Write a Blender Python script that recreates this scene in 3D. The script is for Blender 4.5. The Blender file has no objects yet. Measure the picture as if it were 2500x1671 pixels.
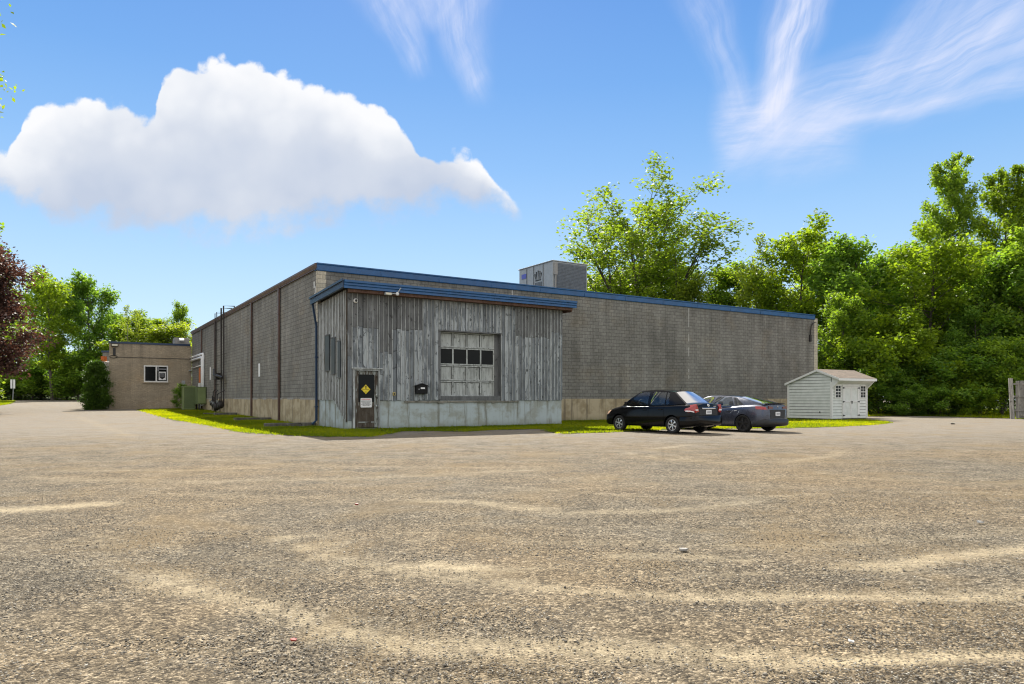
import bpy, bmesh, math, random
import numpy as np
from mathutils import Vector, Matrix
SC = bpy.context.scene
COL = SC.collection
R = math.radians
random.seed(7)

# ---------------------------------------------------------------- camera
EYE = 1.3
cd = bpy.data.cameras.new('camera')
cam = bpy.data.objects.new('camera', cd)
COL.objects.link(cam)
cam.location = (0, 0, EYE)
cam.rotation_euler = (R(90), 0, 0)
cd.sensor_fit = 'HORIZONTAL'
cd.sensor_width = 36
cd.lens = 36 * 1704 / 2500
cd.shift_y = 138.5 / 2500
cd.clip_start = 0.05
cd.clip_end = 3000
SC.camera = cam

# ---------------------------------------------------------------- exposure
SC.view_settings.view_transform = 'Standard'
SC.view_settings.look = 'None'
SC.view_settings.gamma = 1
SC.view_settings.use_curve_mapping = False
SC.view_settings.exposure = 1.0
SC.cycles.filter_width = 1.15

# ---------------------------------------------------------------- sun
SUN_EL, SUN_AZ = R(42), math.atan2(-0.168, 0.986)      # azimuth from +Y towards +X
sd = bpy.data.lights.new('sun', 'SUN')
sd.energy = 5.0
sd.angle = R(0.5)
sd.color = (1.0, 0.94, 0.84)
so = bpy.data.objects.new('sun', sd)
COL.objects.link(so)
svec = Vector((math.sin(SUN_AZ) * math.cos(SUN_EL), math.cos(SUN_AZ) * math.cos(SUN_EL), math.sin(SUN_EL)))
so.rotation_euler = svec.to_track_quat('Z', 'Y').to_euler()
so.location = svec * 200


# ---------------------------------------------------------------- node helper
class NT:
    def __init__(self, tree):
        self.t = tree
        self.n = tree.nodes
        self.l = tree.links

    def put(self, sock, val):
        if val is None:
            return
        if isinstance(val, bpy.types.NodeSocket):
            self.l.new(val, sock)
        else:
            if isinstance(val, (tuple, list)) and len(val) == 3 and sock.type == 'RGBA':
                val = (*val, 1)
            sock.default_value = val

    def node(self, kind, **kw):
        nd = self.n.new(kind)
        for k, v in kw.items():
            setattr(nd, k, v)
        return nd

    def math(self, op, a, b=None, c=None, clamp=False):
        nd = self.node('ShaderNodeMath', operation=op, use_clamp=clamp)
        self.put(nd.inputs[0], a)
        self.put(nd.inputs[1], b)
        self.put(nd.inputs[2], c)
        return nd.outputs[0]

    def vmath(self, op, a, b=None):
        nd = self.node('ShaderNodeVectorMath', operation=op)
        self.put(nd.inputs[0], a)
        self.put(nd.inputs[1], b)
        return nd.outputs[0]

    def sep(self, v):
        nd = self.node('ShaderNodeSeparateXYZ')
        self.put(nd.inputs[0], v)
        return nd.outputs

    def comb(self, x, y, z=0.0):
        nd = self.node('ShaderNodeCombineXYZ')
        for i, q in enumerate((x, y, z)):
            self.put(nd.inputs[i], q)
        return nd.outputs[0]

    def noise(self, vec, scale, detail=4, rough=0.55, dist=0.0, dim='3D'):
        nd = self.node('ShaderNodeTexNoise', noise_dimensions=dim)
        self.put(nd.inputs['Vector'], vec)
        nd.inputs['Scale'].default_value = scale
        nd.inputs['Detail'].default_value = detail
        nd.inputs['Roughness'].default_value = rough
        nd.inputs['Distortion'].default_value = dist
        return nd.outputs['Fac']

    def voro(self, vec, scale, feature='F1'):
        nd = self.node('ShaderNodeTexVoronoi', feature=feature)
        self.put(nd.inputs['Vector'], vec)
        nd.inputs['Scale'].default_value = scale
        return nd.outputs

    def ramp(self, fac, stops, interp='LINEAR'):
        nd = self.node('ShaderNodeValToRGB')
        cr = nd.color_ramp
        cr.interpolation = interp
        while len(cr.elements) < len(stops):
            cr.elements.new(0.5)
        for e, (p, c) in zip(cr.elements, stops):
            e.position = p
            if isinstance(c, (int, float)):
                c = (c, c, c)
            e.color = (*c, 1)
        self.put(nd.inputs[0], fac)
        return nd.outputs[0]

    def map(self, v, a, b, c=0.0, d=1.0, smooth=True):
        nd = self.node('ShaderNodeMapRange', interpolation_type='SMOOTHSTEP' if smooth else 'LINEAR')
        self.put(nd.inputs['Value'], v)
        for k, q in zip(('From Min', 'From Max', 'To Min', 'To Max'), (a, b, c, d)):
            self.put(nd.inputs[k], q)
        return nd.outputs[0]

    def mix(self, fac, a, b, mode='MIX'):
        nd = self.node('ShaderNodeMix', data_type='RGBA', blend_type=mode)
        self.put(nd.inputs[0], fac)
        self.put(nd.inputs[6], a)
        self.put(nd.inputs[7], b)
        return nd.outputs[2]

    def coord(self, which='UV'):
        return self.node('ShaderNodeTexCoord').outputs[which]

    def scale(self, v, s):
        return self.vmath('MULTIPLY', v, s)

    def attr(self, name, out='Fac'):
        return self.node('ShaderNodeAttribute', attribute_name=name).outputs[out]

    def bump(self, h, strength=0.5, dist=0.02):
        nd = self.node('ShaderNodeBump')
        nd.inputs['Strength'].default_value = strength
        nd.inputs['Distance'].default_value = dist
        self.put(nd.inputs['Height'], h)
        return nd.outputs[0]


# ---------------------------------------------------------------- sky
def make_sky():
    w = bpy.data.worlds.new('World')
    SC.world = w
    w.use_nodes = True
    w.node_tree.nodes.clear()
    q = NT(w.node_tree)
    sky = q.node('ShaderNodeTexSky', sky_type='NISHITA', sun_disc=False)
    sky.sun_elevation = SUN_EL
    sky.sun_rotation = SUN_AZ
    sky.air_density = 1.0
    sky.dust_density = 0.25
    sky.ozone_density = 2.2
    d = q.coord('Generated')
    x, y, z = q.sep(d)
    # blue of a clear summer day by height above the horizon, blended with the physical sky
    blue = q.ramp(q.map(z, 0.0, 0.6, smooth=False),
                  [(0.0, (6.8, 8.3, 9.4)), (0.14, (5.7, 7.8, 9.5)), (0.34, (3.9, 6.3, 9.2)), (0.52, (2.45, 4.9, 8.7)),
                   (0.68, (1.55, 3.85, 8.1)), (0.82, (1.15, 3.2, 7.6)), (1.0, (0.9, 2.7, 7.0))])
    base = q.mix(0.82, sky.outputs[0], blue)
    # heading coordinates on a far plane north of the lot
    yy = q.math('MAXIMUM', y, 0.02)
    a = q.math('DIVIDE', x, yy)
    b = q.math('DIVIDE', z, yy)
    front = q.map(y, 0.05, 0.2)
    # ---- cumulus
    n1 = q.noise(q.comb(a, b, 0.3), 7.0, 6, 0.55)
    n2 = q.noise(q.comb(a, b, 5.3), 7.0, 6, 0.55)
    n3 = q.noise(q.comb(a, b, 2.1), 26.0, 5, 0.6)
    bill = q.voro(q.comb(q.math('ADD', a, q.math('MULTIPLY', n2, 0.06)), q.math('ADD', b, q.math('MULTIPLY', n1, 0.06))), 11.0)[0]
    cw = q.comb(q.math('ADD', a, q.math('MULTIPLY', n2, 0.05)), q.math('ADD', b, q.math('MULTIPLY', n1, 0.05)))
    puff = q.math('ADD', q.math('MULTIPLY', q.math('SUBTRACT', q.voro(cw, 19.0)[0], 0.47), 0.034), q.math('MULTIPLY', q.math('SUBTRACT', q.voro(cw, 47.0)[0], 0.49), 0.012))
    aw = q.math('ADD', a, q.math('MULTIPLY', q.math('SUBTRACT', n1, 0.5), 0.026))
    bw = q.math('ADD', b, q.math('MULTIPLY', q.math('SUBTRACT', n2, 0.5), 0.024))
    bw = q.math('ADD', bw, q.math('MULTIPLY', q.math('SUBTRACT', n3, 0.5), 0.030))
    K = 1.0656
    A0, A1 = (-150 * K - 1250) / 1704, (1250 * K - 1250) / 1704
    top = [(-150, 430), (-60, 360), (20, 345), (50, 265), (100, 238), (160, 224), (220, 220), (290, 234), (340, 262), (356, 262), (368, 196),
           (400, 152), (460, 132), (515, 140), (545, 157), (600, 135), (650, 152), (690, 186), (722, 204), (780, 200),
           (830, 215), (880, 246), (930, 290), (962, 358), (1000, 372), (1040, 338), (1080, 342), (1112, 372),
           (1145, 420), (1172, 458), (1195, 495), (1215, 540)]
    bot = [(-150, 420), (0, 430), (60, 468), (130, 505), (250, 525), (400, 534), (560, 540), (620, 540), (680, 512), (760, 490),
           (860, 490), (940, 484), (1000, 476), (1060, 484), (1110, 468), (1150, 488), (1195, 516), (1215, 505)]

    def prof(pts):
        return [((((u * K - 1250) / 1704) - A0) / (A1 - A0), (974 - v * K) / 1704) for u, v in pts]
    t = q.map(aw, A0, A1, smooth=False)
    T = q.ramp(t, prof(top))
    B = q.ramp(t, prof(bot))
    dt = q.math('SUBTRACT', T, bw)
    db = q.math('SUBTRACT', bw, B)
    dt = q.math('SUBTRACT', dt, puff)
    db = q.math('SUBTRACT', db, q.math('MULTIPLY', puff, 0.7))
    alpha = q.math('MULTIPLY', q.map(dt, -0.002, 0.008), q.map(q.math('ADD', db, q.math('MULTIPLY', q.math('SUBTRACT', n3, 0.5), 0.05)), -0.016, 0.032))
    inx = q.math('MULTIPLY', q.map(t, 0.0, 0.01), q.map(t, 0.965, 0.94))
    alpha = q.math('MULTIPLY', q.math('MULTIPLY', alpha, inx), front)
    Ts = q.ramp(t, prof([(-150, 400), (60, 245), (250, 225), (400, 175), (520, 150), (620, 155), (760, 205), (880, 270), (1000, 345), (1090, 370), (1200, 480)]), 'B_SPLINE')
    depth = q.math('DIVIDE', q.math('SUBTRACT', q.math('SUBTRACT', Ts, bw), puff), q.math('MAXIMUM', q.math('SUBTRACT', Ts, B), 0.03))
    n4 = q.noise(q.comb(a, b, 7.7), 4.2, 4, 0.5)
    sh = q.math('ADD', q.math('MULTIPLY', depth, 0.85), q.math('MULTIPLY', q.math('SUBTRACT', n4, 0.545), 1.75))
    sh = q.math('ADD', sh, q.math('MULTIPLY', puff, 8.0))
    ccol = q.ramp(sh, [(0.06, (8.75, 8.75, 8.85)), (0.24, (7.7, 7.9, 8.3)), (0.48, (6.2, 6.6, 7.4)), (0.85, (5.0, 5.6, 6.8))])
    base = q.mix(q.math('MULTIPLY', alpha, 0.97), base, ccol)
    # ---- cirrus: soft streaks
    wx = q.math('MULTIPLY', q.math('SUBTRACT', q.noise(q.comb(a, b, 9.0), 3.2, 4), 0.5), 0.075)
    wy = q.math('MULTIPLY', q.math('SUBTRACT', q.noise(q.comb(a, b, 4.0), 3.2, 4), 0.5), 0.075)
    ax_, by_ = q.math('ADD', a, wx), q.math('ADD', b, wy)

    def line(p0, p1, w0, w1, amp, fade=1.0):
        x0, y0 = (p0[0] * K - 1250) / 1704, (974 - p0[1] * K) / 1704
        x1, y1 = (p1[0] * K - 1250) / 1704, (974 - p1[1] * K) / 1704
        L = math.hypot(x1 - x0, y1 - y0)
        ux, uy = (x1 - x0) / L, (y1 - y0) / L
        dx, dy = q.math('SUBTRACT', ax_, x0), q.math('SUBTRACT', by_, y0)
        t_ = q.math('DIVIDE', q.math('ADD', q.math('MULTIPLY', dx, ux), q.math('MULTIPLY', dy, uy)), L)
        n_ = q.math('ABSOLUTE', q.math('SUBTRACT', q.math('MULTIPLY', dx, uy), q.math('MULTIPLY', dy, ux)))
        w_ = q.map(t_, 0, 1, w0 * K / 1704, w1 * K / 1704, smooth=False)
        g = q.map(q.math('DIVIDE', n_, w_), 1.9, 0.0, 0.0, amp)
        fib = q.noise(q.comb(q.math('MULTIPLY', q.math('SUBTRACT', q.math('MULTIPLY', dx, uy), q.math('MULTIPLY', dy, ux)), 60.0), q.math('MULTIPLY', t_, 1.6), p0[0]), 1.0, 5, 0.65)
        g = q.math('MULTIPLY', g, q.map(fib, 0.3, 0.66, 0.45, 1.2))
        return q.math('MULTIPLY', q.math('MULTIPLY', g, q.map(t_, -0.12, 0.12)), q.map(t_, 1.15, 0.75, fade, 1.0))
    cir = None
    for spec in (((1782, 320), (1838, -80), 30, 58, 0.74), ((1740, 335), (2420, 0), 48, 105, 0.60, 0.5), ((1830, 318), (2420, 150), 16, 26, 0.42, 0.8),
                 ((1715, 285), (1590, -40), 24, 50, 0.26, 0.3), ((1650, 295), (1960, 310), 76, 52, 0.55, 0.0), ((1770, 405), (1960, 392), 30, 24, 0.16, 0.0),
                 ((955, 165), (850, -80), 22, 62, 0.36), ((1098, 205), (1030, -80), 24, 80, 0.42), ((2000, 190), (2200, -60), 34, 60, 0.25), ((1000, 60), (940, -100), 40, 120, 0.28)):
        g = line(*spec)
        cir = g if cir is None else q.math('SUBTRACT', 1.0, q.math('MULTIPLY', q.math('SUBTRACT', 1.0, cir), q.math('SUBTRACT', 1.0, g)))
    cir = q.math('MULTIPLY', q.math('MULTIPLY', cir, q.map(q.noise(q.comb(q.math('ADD', q.math('MULTIPLY', a, 16.0), q.math('MULTIPLY', b, -13.0)), q.math('ADD', a, b), 1.0), 1.6, 5), 0.25, 0.75, 0.72, 1.18)), front, clamp=True)
    base = q.mix(cir, base, (7.0, 7.4, 9.0))
    # ---- unseen white cloud added behind and above the viewer to lift and neutralise shade
    rest = q.math('MAXIMUM', q.map(y, 0.0, -0.25), q.map(z, 0.52, 0.66))
    rest = q.math('MULTIPLY', rest, q.map(z, -0.05, 0.12))
    cov = q.math('MAXIMUM', q.map(q.noise(d, 2.2, 5, 0.6), 0.36, 0.56, 0.25, 1.0), q.map(z, 0.54, 0.7, 0.0, 0.8))
    base = q.mix(q.math('MULTIPLY', rest, cov), base, (10.5, 10.1, 9.6))
    bg = q.node('ShaderNodeBackground')
    q.put(bg.inputs[0], base)
    bg.inputs[1].default_value = 0.057
    out = q.node('ShaderNodeOutputWorld')
    q.l.new(bg.outputs[0], out.inputs[0])
    w.cycles.sampling_method = 'MANUAL'
    w.cycles.sample_map_resolution = 512


make_sky()

# ---------------------------------------------------------------- frame of the place
AX = math.atan2(0.5357, 0.8444)          # the warehouse front runs along local x, its side along local y
CX, CY = -9.07, 32.6                     # the warehouse corner
ca_, sa_ = math.cos(AX), math.sin(AX)


def W2(x, y):
    return CX + x * ca_ - y * sa_, CY + x * sa_ + y * ca_


def LOC(x, y):                           # world -> warehouse frame
    dx, dy = x - CX, y - CY
    return dx * ca_ + dy * sa_, -dx * sa_ + dy * ca_


def sstep(t):
    t = np.clip(t, 0, 1)
    return t * t * (3 - 2 * t)


def zt(x, y):                            # lie of the land: flat lot, drive climbing gently to the left rear
    x = np.asarray(x, float)
    y = np.asarray(y, float)
    return sstep((-4 - x) / 8) * (0.0128 * np.clip(y - 33.5, 0, 102) + 5.0 * sstep((y - 123) / 45))


def at(u, v):                            # a point of the ground sighted from the camera
    h = EYE
    for _ in range(60):
        y = h * 1704 / max(v - 974, 1.0)
        y = min(max(y, 0.5), 108)
        x = (u - 1250) / 1704 * y
        h = 0.5 * h + 0.5 * (EYE - float(zt(x, y)))
    return x, y


# ---------------------------------------------------------------- mesh builder
class MB:
    def __init__(self):
        self.v, self.f, self.t = [], [], []

    def add(self, vs, fs, tint=0.5):
        o = len(self.v)
        self.v += [tuple(p) for p in vs]
        self.t += [tint] * len(vs)
        self.f += [tuple(i + o for i in f) for f in fs]
        return self

    def box(self, x0, y0, z0, x1, y1, z1, tint=0.5):
        x0, x1 = min(x0, x1), max(x0, x1)
        y0, y1 = min(y0, y1), max(y0, y1)
        z0, z1 = min(z0, z1), max(z0, z1)
        vs = [(x0, y0, z0), (x1, y0, z0), (x1, y1, z0), (x0, y1, z0), (x0, y0, z1), (x1, y0, z1), (x1, y1, z1), (x0, y1, z1)]
        return self.add(vs, [(0, 3, 2, 1), (4, 5, 6, 7), (0, 1, 5, 4), (1, 2, 6, 5), (2, 3, 7, 6), (3, 0, 4, 7)], tint)

    def tube(self, pts, r, n=8, tint=0.5, r1=None, caps=True):
        pts = [Vector(p) for p in pts]
        m = len(pts)
        r1 = r if r1 is None else r1
        vs, fs = [], []
        ref = None
        for i, p in enumerate(pts):
            d = (pts[min(i + 1, m - 1)] - pts[max(i - 1, 0)]).normalized()
            if ref is None:
                ref = d.orthogonal().normalized()
            ref = (ref - d * ref.dot(d))
            ref = ref.normalized() if ref.length > 1e-6 else d.orthogonal().normalized()
            s = d.cross(ref)
            rr = r + (r1 - r) * i / (m - 1)
            k = 1.0
            if 0 < i < m - 1:
                c = (pts[i] - pts[i - 1]).normalized().dot((pts[i + 1] - pts[i]).normalized())
                k = min(1.5, 1 / max(0.5, math.sqrt(max(0.0, (1 + c) / 2))))
            for j in range(n):
                t = 2 * math.pi * j / n
                vs.append(p + (ref * math.cos(t) + s * math.sin(t)) * rr * k)
        for i in range(m - 1):
            for j in range(n):
                a, b = i * n + j, i * n + (j + 1) % n
                fs.append((a, b, b + n, a + n))
        if caps:
            fs.append(tuple(range(n - 1, -1, -1)))
            fs.append(tuple(range((m - 1) * n, m * n)))
        return self.add(vs, fs, tint)

    def prism(self, poly, axis, a, b, tint=0.5):
        """poly: 2-D outline; axis 'x': (y,z), 'y': (x,z), 'z': (x,y)"""
        n = len(poly)

        def P(p, h):
            return {'x': (h, p[0], p[1]), 'y': (p[0], h, p[1]), 'z': (p[0], p[1], h)}[axis]
        vs = [P(p, a) for p in poly] + [P(p, b) for p in poly]
        fs = [tuple(range(n - 1, -1, -1)), tuple(range(n, 2 * n))]
        fs += [(i, (i + 1) % n, (i + 1) % n + n, i + n) for i in range(n)]
        return self.add(vs, fs, tint)

    def lathe(self, prof, axis='y', c=(0, 0, 0), n=24, tint=0.5):
        """prof: (radius, offset along the axis)"""
        m = len(prof)
        vs, fs = [], []
        for r, h in prof:
            for j in range(n):
                t = 2 * math.pi * j / n
                p = {'y': (r * math.cos(t), h, r * math.sin(t)), 'z': (r * math.cos(t), r * math.sin(t), h),
                     'x': (h, r * math.cos(t), r * math.sin(t))}[axis]
                vs.append((p[0] + c[0], p[1] + c[1], p[2] + c[2]))
        for i in range(m - 1):
            for j in range(n):
                a, b = i * n + j, i * n + (j + 1) % n
                fs.append((a, b, b + n, a + n))
        return self.add(vs, fs, tint)

    def build(self, name, mat, parent=None, bevel=0, smooth=False, loc=None, rot=None):
        me = bpy.data.meshes.new(name)
        me.from_pydata(self.v, [], self.f)
        bm = bmesh.new()
        bm.from_mesh(me)
        bmesh.ops.recalc_face_normals(bm, faces=bm.faces)
        uv = bm.loops.layers.uv.new('UVMap')
        for f in bm.faces:
            n = f.normal
            ax, ay, az = abs(n.x), abs(n.y), abs(n.z)
            for lp in f.loops:
                p = lp.vert.co
                lp[uv].uv = (p.x, p.y) if az >= ax and az >= ay else ((p.y, p.z) if ax > ay else (p.x, p.z))
            f.smooth = smooth
        bm.to_mesh(me)
        bm.free()
        at_ = me.attributes.new('tint', 'FLOAT', 'POINT')
        at_.data.foreach_set('value', np.array(self.t, np.float32))
        o = bpy.data.objects.new(name, me)
        COL.objects.link(o)
        if mat:
            me.materials.append(mat)
        if parent:
            o.parent = parent
        if loc:
            o.location = loc
        if rot:
            o.rotation_euler = rot
        if bevel:
            m = o.modifiers.new('bevel', 'BEVEL')
            m.width = bevel
            m.segments = 2
            m.limit_method = 'ANGLE'
            m.angle_limit = R(40)
        return o


def tag(o, label=None, cat=None, group=None, kind=None):
    if label:
        o['label'] = label
    if cat:
        o['category'] = cat
    if group:
        o['group'] = group
    if kind:
        o['kind'] = kind
    return o


def empty(name, loc=(0, 0, 0), rz=0.0, label=None, cat=None, group=None):
    o = bpy.data.objects.new(name, None)
    o.empty_display_size = 0.3
    COL.objects.link(o)
    o.location = loc
    o.rotation_euler = (0, 0, rz)
    return tag(o, label, cat, group)


def frame(name, label, cat, group=None):     # a thing built in the warehouse frame
    return empty(name, (CX, CY, 0), AX, label, cat, group)


def copy_tree(o, parent=None):
    c = o.copy()
    COL.objects.link(c)
    if parent:
        c.parent = parent
    for ch in list(o.children):
        copy_tree(ch, c)
    return c


def text(name, s, size, mat, parent, loc, rot, align='CENTER', sx=1.0):
    cu = bpy.data.curves.new(name, 'FONT')
    cu.body = s
    cu.size = size
    cu.align_x = align
    cu.align_y = 'CENTER'
    cu.extrude = 0.001
    cu.materials.append(mat)
    tmp = bpy.data.objects.new(name, cu)
    COL.objects.link(tmp)
    bpy.context.view_layer.update()
    me = bpy.data.meshes.new_from_object(tmp)
    bpy.data.objects.remove(tmp)
    o = bpy.data.objects.new(name, me)
    COL.objects.link(o)
    o.parent = parent
    o.location = loc
    o.rotation_euler = rot
    o.scale = (sx, 1, 1)
    return o

# ================================================================ materials
MATS = {}


def new_mat(name):
    m = bpy.data.materials.new(name)
    m.use_nodes = True
    q = NT(m.node_tree)
    b = q.n['Principled BSDF']
    MATS[name] = m
    return m, q, b


def plain(name, col, rough=0.6, metal=0.0, coat=0.0, var=0.12, vscale=6.0, spec=0.5, trans=0.0):
    m, q, b = new_mat(name)
    n = q.noise(q.coord('Object'), vscale, 4)
    k = q.map(n, 0.25, 0.75, 1 - var, 1 + var, smooth=False)
    q.put(b.inputs['Base Color'], q.mix(1.0, col, q.comb(k, k, k), 'MULTIPLY'))
    q.put(b.inputs['Roughness'], q.map(n, 0.2, 0.8, max(0.02, rough - 0.06), min(1, rough + 0.06), smooth=False))
    b.inputs['Metallic'].default_value = metal
    b.inputs['Coat Weight'].default_value = coat
    b.inputs['Coat Roughness'].default_value = 0.04
    b.inputs['Specular IOR Level'].default_value = spec
    b.inputs['Transmission Weight'].default_value = trans
    return m


def block_mat(name, c1, c2, mortar, bw, bh, ms, stain=0.35, bump=0.35):
    m, q, b = new_mat(name)
    uv = q.coord('UV')
    br = q.node('ShaderNodeTexBrick')
    br.offset = 0.5
    q.put(br.inputs['Vector'], uv)
    for k, v in (('Color1', (*c1, 1)), ('Color2', (*c2, 1)), ('Mortar', (*mortar, 1))):
        br.inputs[k].default_value = v
    for k, v in (('Scale', 1.0), ('Mortar Size', ms), ('Mortar Smooth', 0.3), ('Bias', 0.0), ('Brick Width', bw), ('Row Height', bh)):
        br.inputs[k].default_value = v
    u, v, _ = q.sep(uv)
    streak = q.noise(q.comb(q.math('MULTIPLY', u, 1.3), q.math('MULTIPLY', v, 0.16)), 1.0, 5, 0.6)
    blotch = q.noise(uv, 0.33, 5, 0.6)
    fine = q.noise(uv, 9.0, 4, 0.6)
    k = q.math('ADD', q.map(streak, 0.3, 0.7, 1 - stain * 0.5, 1 + stain * 0.35), q.map(blotch, 0.3, 0.7, -stain * 0.45, stain * 0.45))
    k = q.math('MULTIPLY', k, q.map(fine, 0.2, 0.8, 0.82, 1.18))
    col = q.mix(1.0, br.outputs['Color'], q.comb(k, k, k), 'MULTIPLY')
    run = q.math('MULTIPLY', q.map(q.noise(q.comb(q.math('MULTIPLY', u, 2.4), q.math('MULTIPLY', v, 0.07), 8.0), 1.0, 5, 0.7), 0.5, 0.66), q.map(v, 2.5, 7.2, 0.05, 0.34))
    col = q.mix(run, col, (0.06, 0.056, 0.048))
    eff = q.math('MULTIPLY', q.map(q.noise(q.comb(q.math('MULTIPLY', u, 1.5), q.math('MULTIPLY', v, 0.35), 21.0), 1.0, 6, 0.7), 0.58, 0.7), 0.3)
    col = q.mix(eff, col, (0.38, 0.36, 0.32))
    # warm rusty wash in places
    col = q.mix(q.map(q.noise(uv, 0.55, 3), 0.5, 0.75, 0.0, 0.35), col, q.mix(1.0, col, (1.18, 1.0, 0.78), 'MULTIPLY'))
    q.put(b.inputs['Base Color'], col)
    b.inputs['Roughness'].default_value = 0.92
    b.inputs['Specular IOR Level'].default_value = 0.2
    h = q.math('ADD', q.math('MULTIPLY', q.math('SUBTRACT', 1.0, br.outputs['Fac']), 1.0), q.math('MULTIPLY', fine, 0.4))
    q.put(b.inputs['Normal'], q.bump(h, bump, 0.02))
    return m


def concrete_mat(name, base, stain_c, dark_c, lo=0.42, hi=0.60):
    m, q, b = new_mat(name)
    uv = q.coord('UV')
    u, v, _ = q.sep(uv)
    n = q.noise(uv, 1.3, 6, 0.65)
    drip = q.noise(q.comb(q.math('MULTIPLY', u, 3.6), q.math('MULTIPLY', v, 0.22), 3.0), 1.0, 6, 0.65)
    spots = q.noise(uv, 14.0, 3, 0.6)
    low = q.map(q.math('ADD', v, q.math('MULTIPLY', n, 0.5)), 0.62, 0.05)
    col = q.mix(q.map(n, lo, hi), base, stain_c)
    col = q.mix(q.map(drip, 0.50, 0.64, 0, 0.7), col, dark_c)
    col = q.mix(q.map(spots, 0.66, 0.72, 0, 0.7), col, dark_c)
    col = q.mix(q.math('MULTIPLY', low, 0.55), col, (0.10, 0.115, 0.055))
    q.put(b.inputs['Base Color'], col)
    b.inputs['Roughness'].default_value = 0.93
    b.inputs['Specular IOR Level'].default_value = 0.2
    q.put(b.inputs['Normal'], q.bump(q.math('ADD', n, q.math('MULTIPLY', spots, 0.4)), 0.35, 0.02))
    return m


def board_mat(name, dark, mid, light, paint, peel=(0.5, 0.62)):
    """weathered boards: grain along the height, remains of pale paint"""
    m, q, b = new_mat(name)
    uv = q.coord('UV')
    u, v, _ = q.sep(uv)
    t = q.attr('tint')
    g = q.noise(q.comb(q.math('MULTIPLY', u, 42.0), q.math('MULTIPLY', v, 1.6), q.math('MULTIPLY', t, 9.0)), 1.0, 5, 0.65)
    w = q.noise(q.comb(q.math('MULTIPLY', u, 6.0), q.math('MULTIPLY', v, 1.1), q.math('MULTIPLY', t, 17.0)), 1.0, 6, 0.68)
    kn = q.noise(q.comb(q.math('MULTIPLY', u, 5.0), q.math('MULTIPLY', v, 4.0), q.math('MULTIPLY', t, 5.0)), 1.0, 3, 0.6)
    bl = q.noise(q.comb(q.math('MULTIPLY', u, 1.1), q.math('MULTIPLY', v, 0.9), 2.0), 1.0, 5, 0.65)
    s = q.math('ADD', q.math('MULTIPLY', g, 0.40), q.math('ADD', q.math('MULTIPLY', w, 0.55), q.math('ADD', q.math('MULTIPLY', bl, 0.35), q.math('MULTIPLY', q.math('SUBTRACT', t, 0.5), 0.09))))
    col = q.ramp(s, [(0.42, dark), (0.62, mid), (0.88, light)])
    p = q.math('MULTIPLY', q.map(q.math('ADD', w, q.math('MULTIPLY', q.math('SUBTRACT', t, 0.5), 0.25)), peel[0], peel[1]), 0.8)
    p = q.math('MULTIPLY', p, q.map(g, 0.36, 0.5, 0.25, 1.0))
    col = q.mix(p, col, paint)
    col = q.mix(q.map(kn, 0.60, 0.68, 0.0, 0.85), col, dark)
    q.put(b.inputs['Base Color'], col)
    b.inputs['Roughness'].default_value = 0.85
    b.inputs['Specular IOR Level'].default_value = 0.25
    q.put(b.inputs['Normal'], q.bump(q.math('ADD', g, w), 0.35, 0.006))
    return m


def leaf_mat(name, dark, mid, light, trans, tw=0.45):
    m, q, b = new_mat(name)
    t = q.attr('tint')
    oi = q.node('ShaderNodeObjectInfo')
    tt = q.math('ADD', t, q.math('MULTIPLY', q.math('SUBTRACT', oi.outputs['Random'], 0.5), 0.22))
    col = q.ramp(tt, [(0.1, dark), (0.5, mid), (0.95, light)])
    tr = q.node('ShaderNodeBsdfTranslucent')
    q.put(tr.inputs[0], q.mix(1.0, q.mix(0.35, col, mid), trans, 'MULTIPLY'))
    q.put(b.inputs['Base Color'], col)
    b.inputs['Roughness'].default_value = 0.5
    b.inputs['Specular IOR Level'].default_value = 0.2
    ms = q.node('ShaderNodeMixShader')
    ms.inputs[0].default_value = tw
    q.l.new(b.outputs[0], ms.inputs[1])
    q.l.new(tr.outputs[0], ms.inputs[2])
    q.l.new(ms.outputs[0], q.n['Material Output'].inputs[0])
    return m


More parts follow.
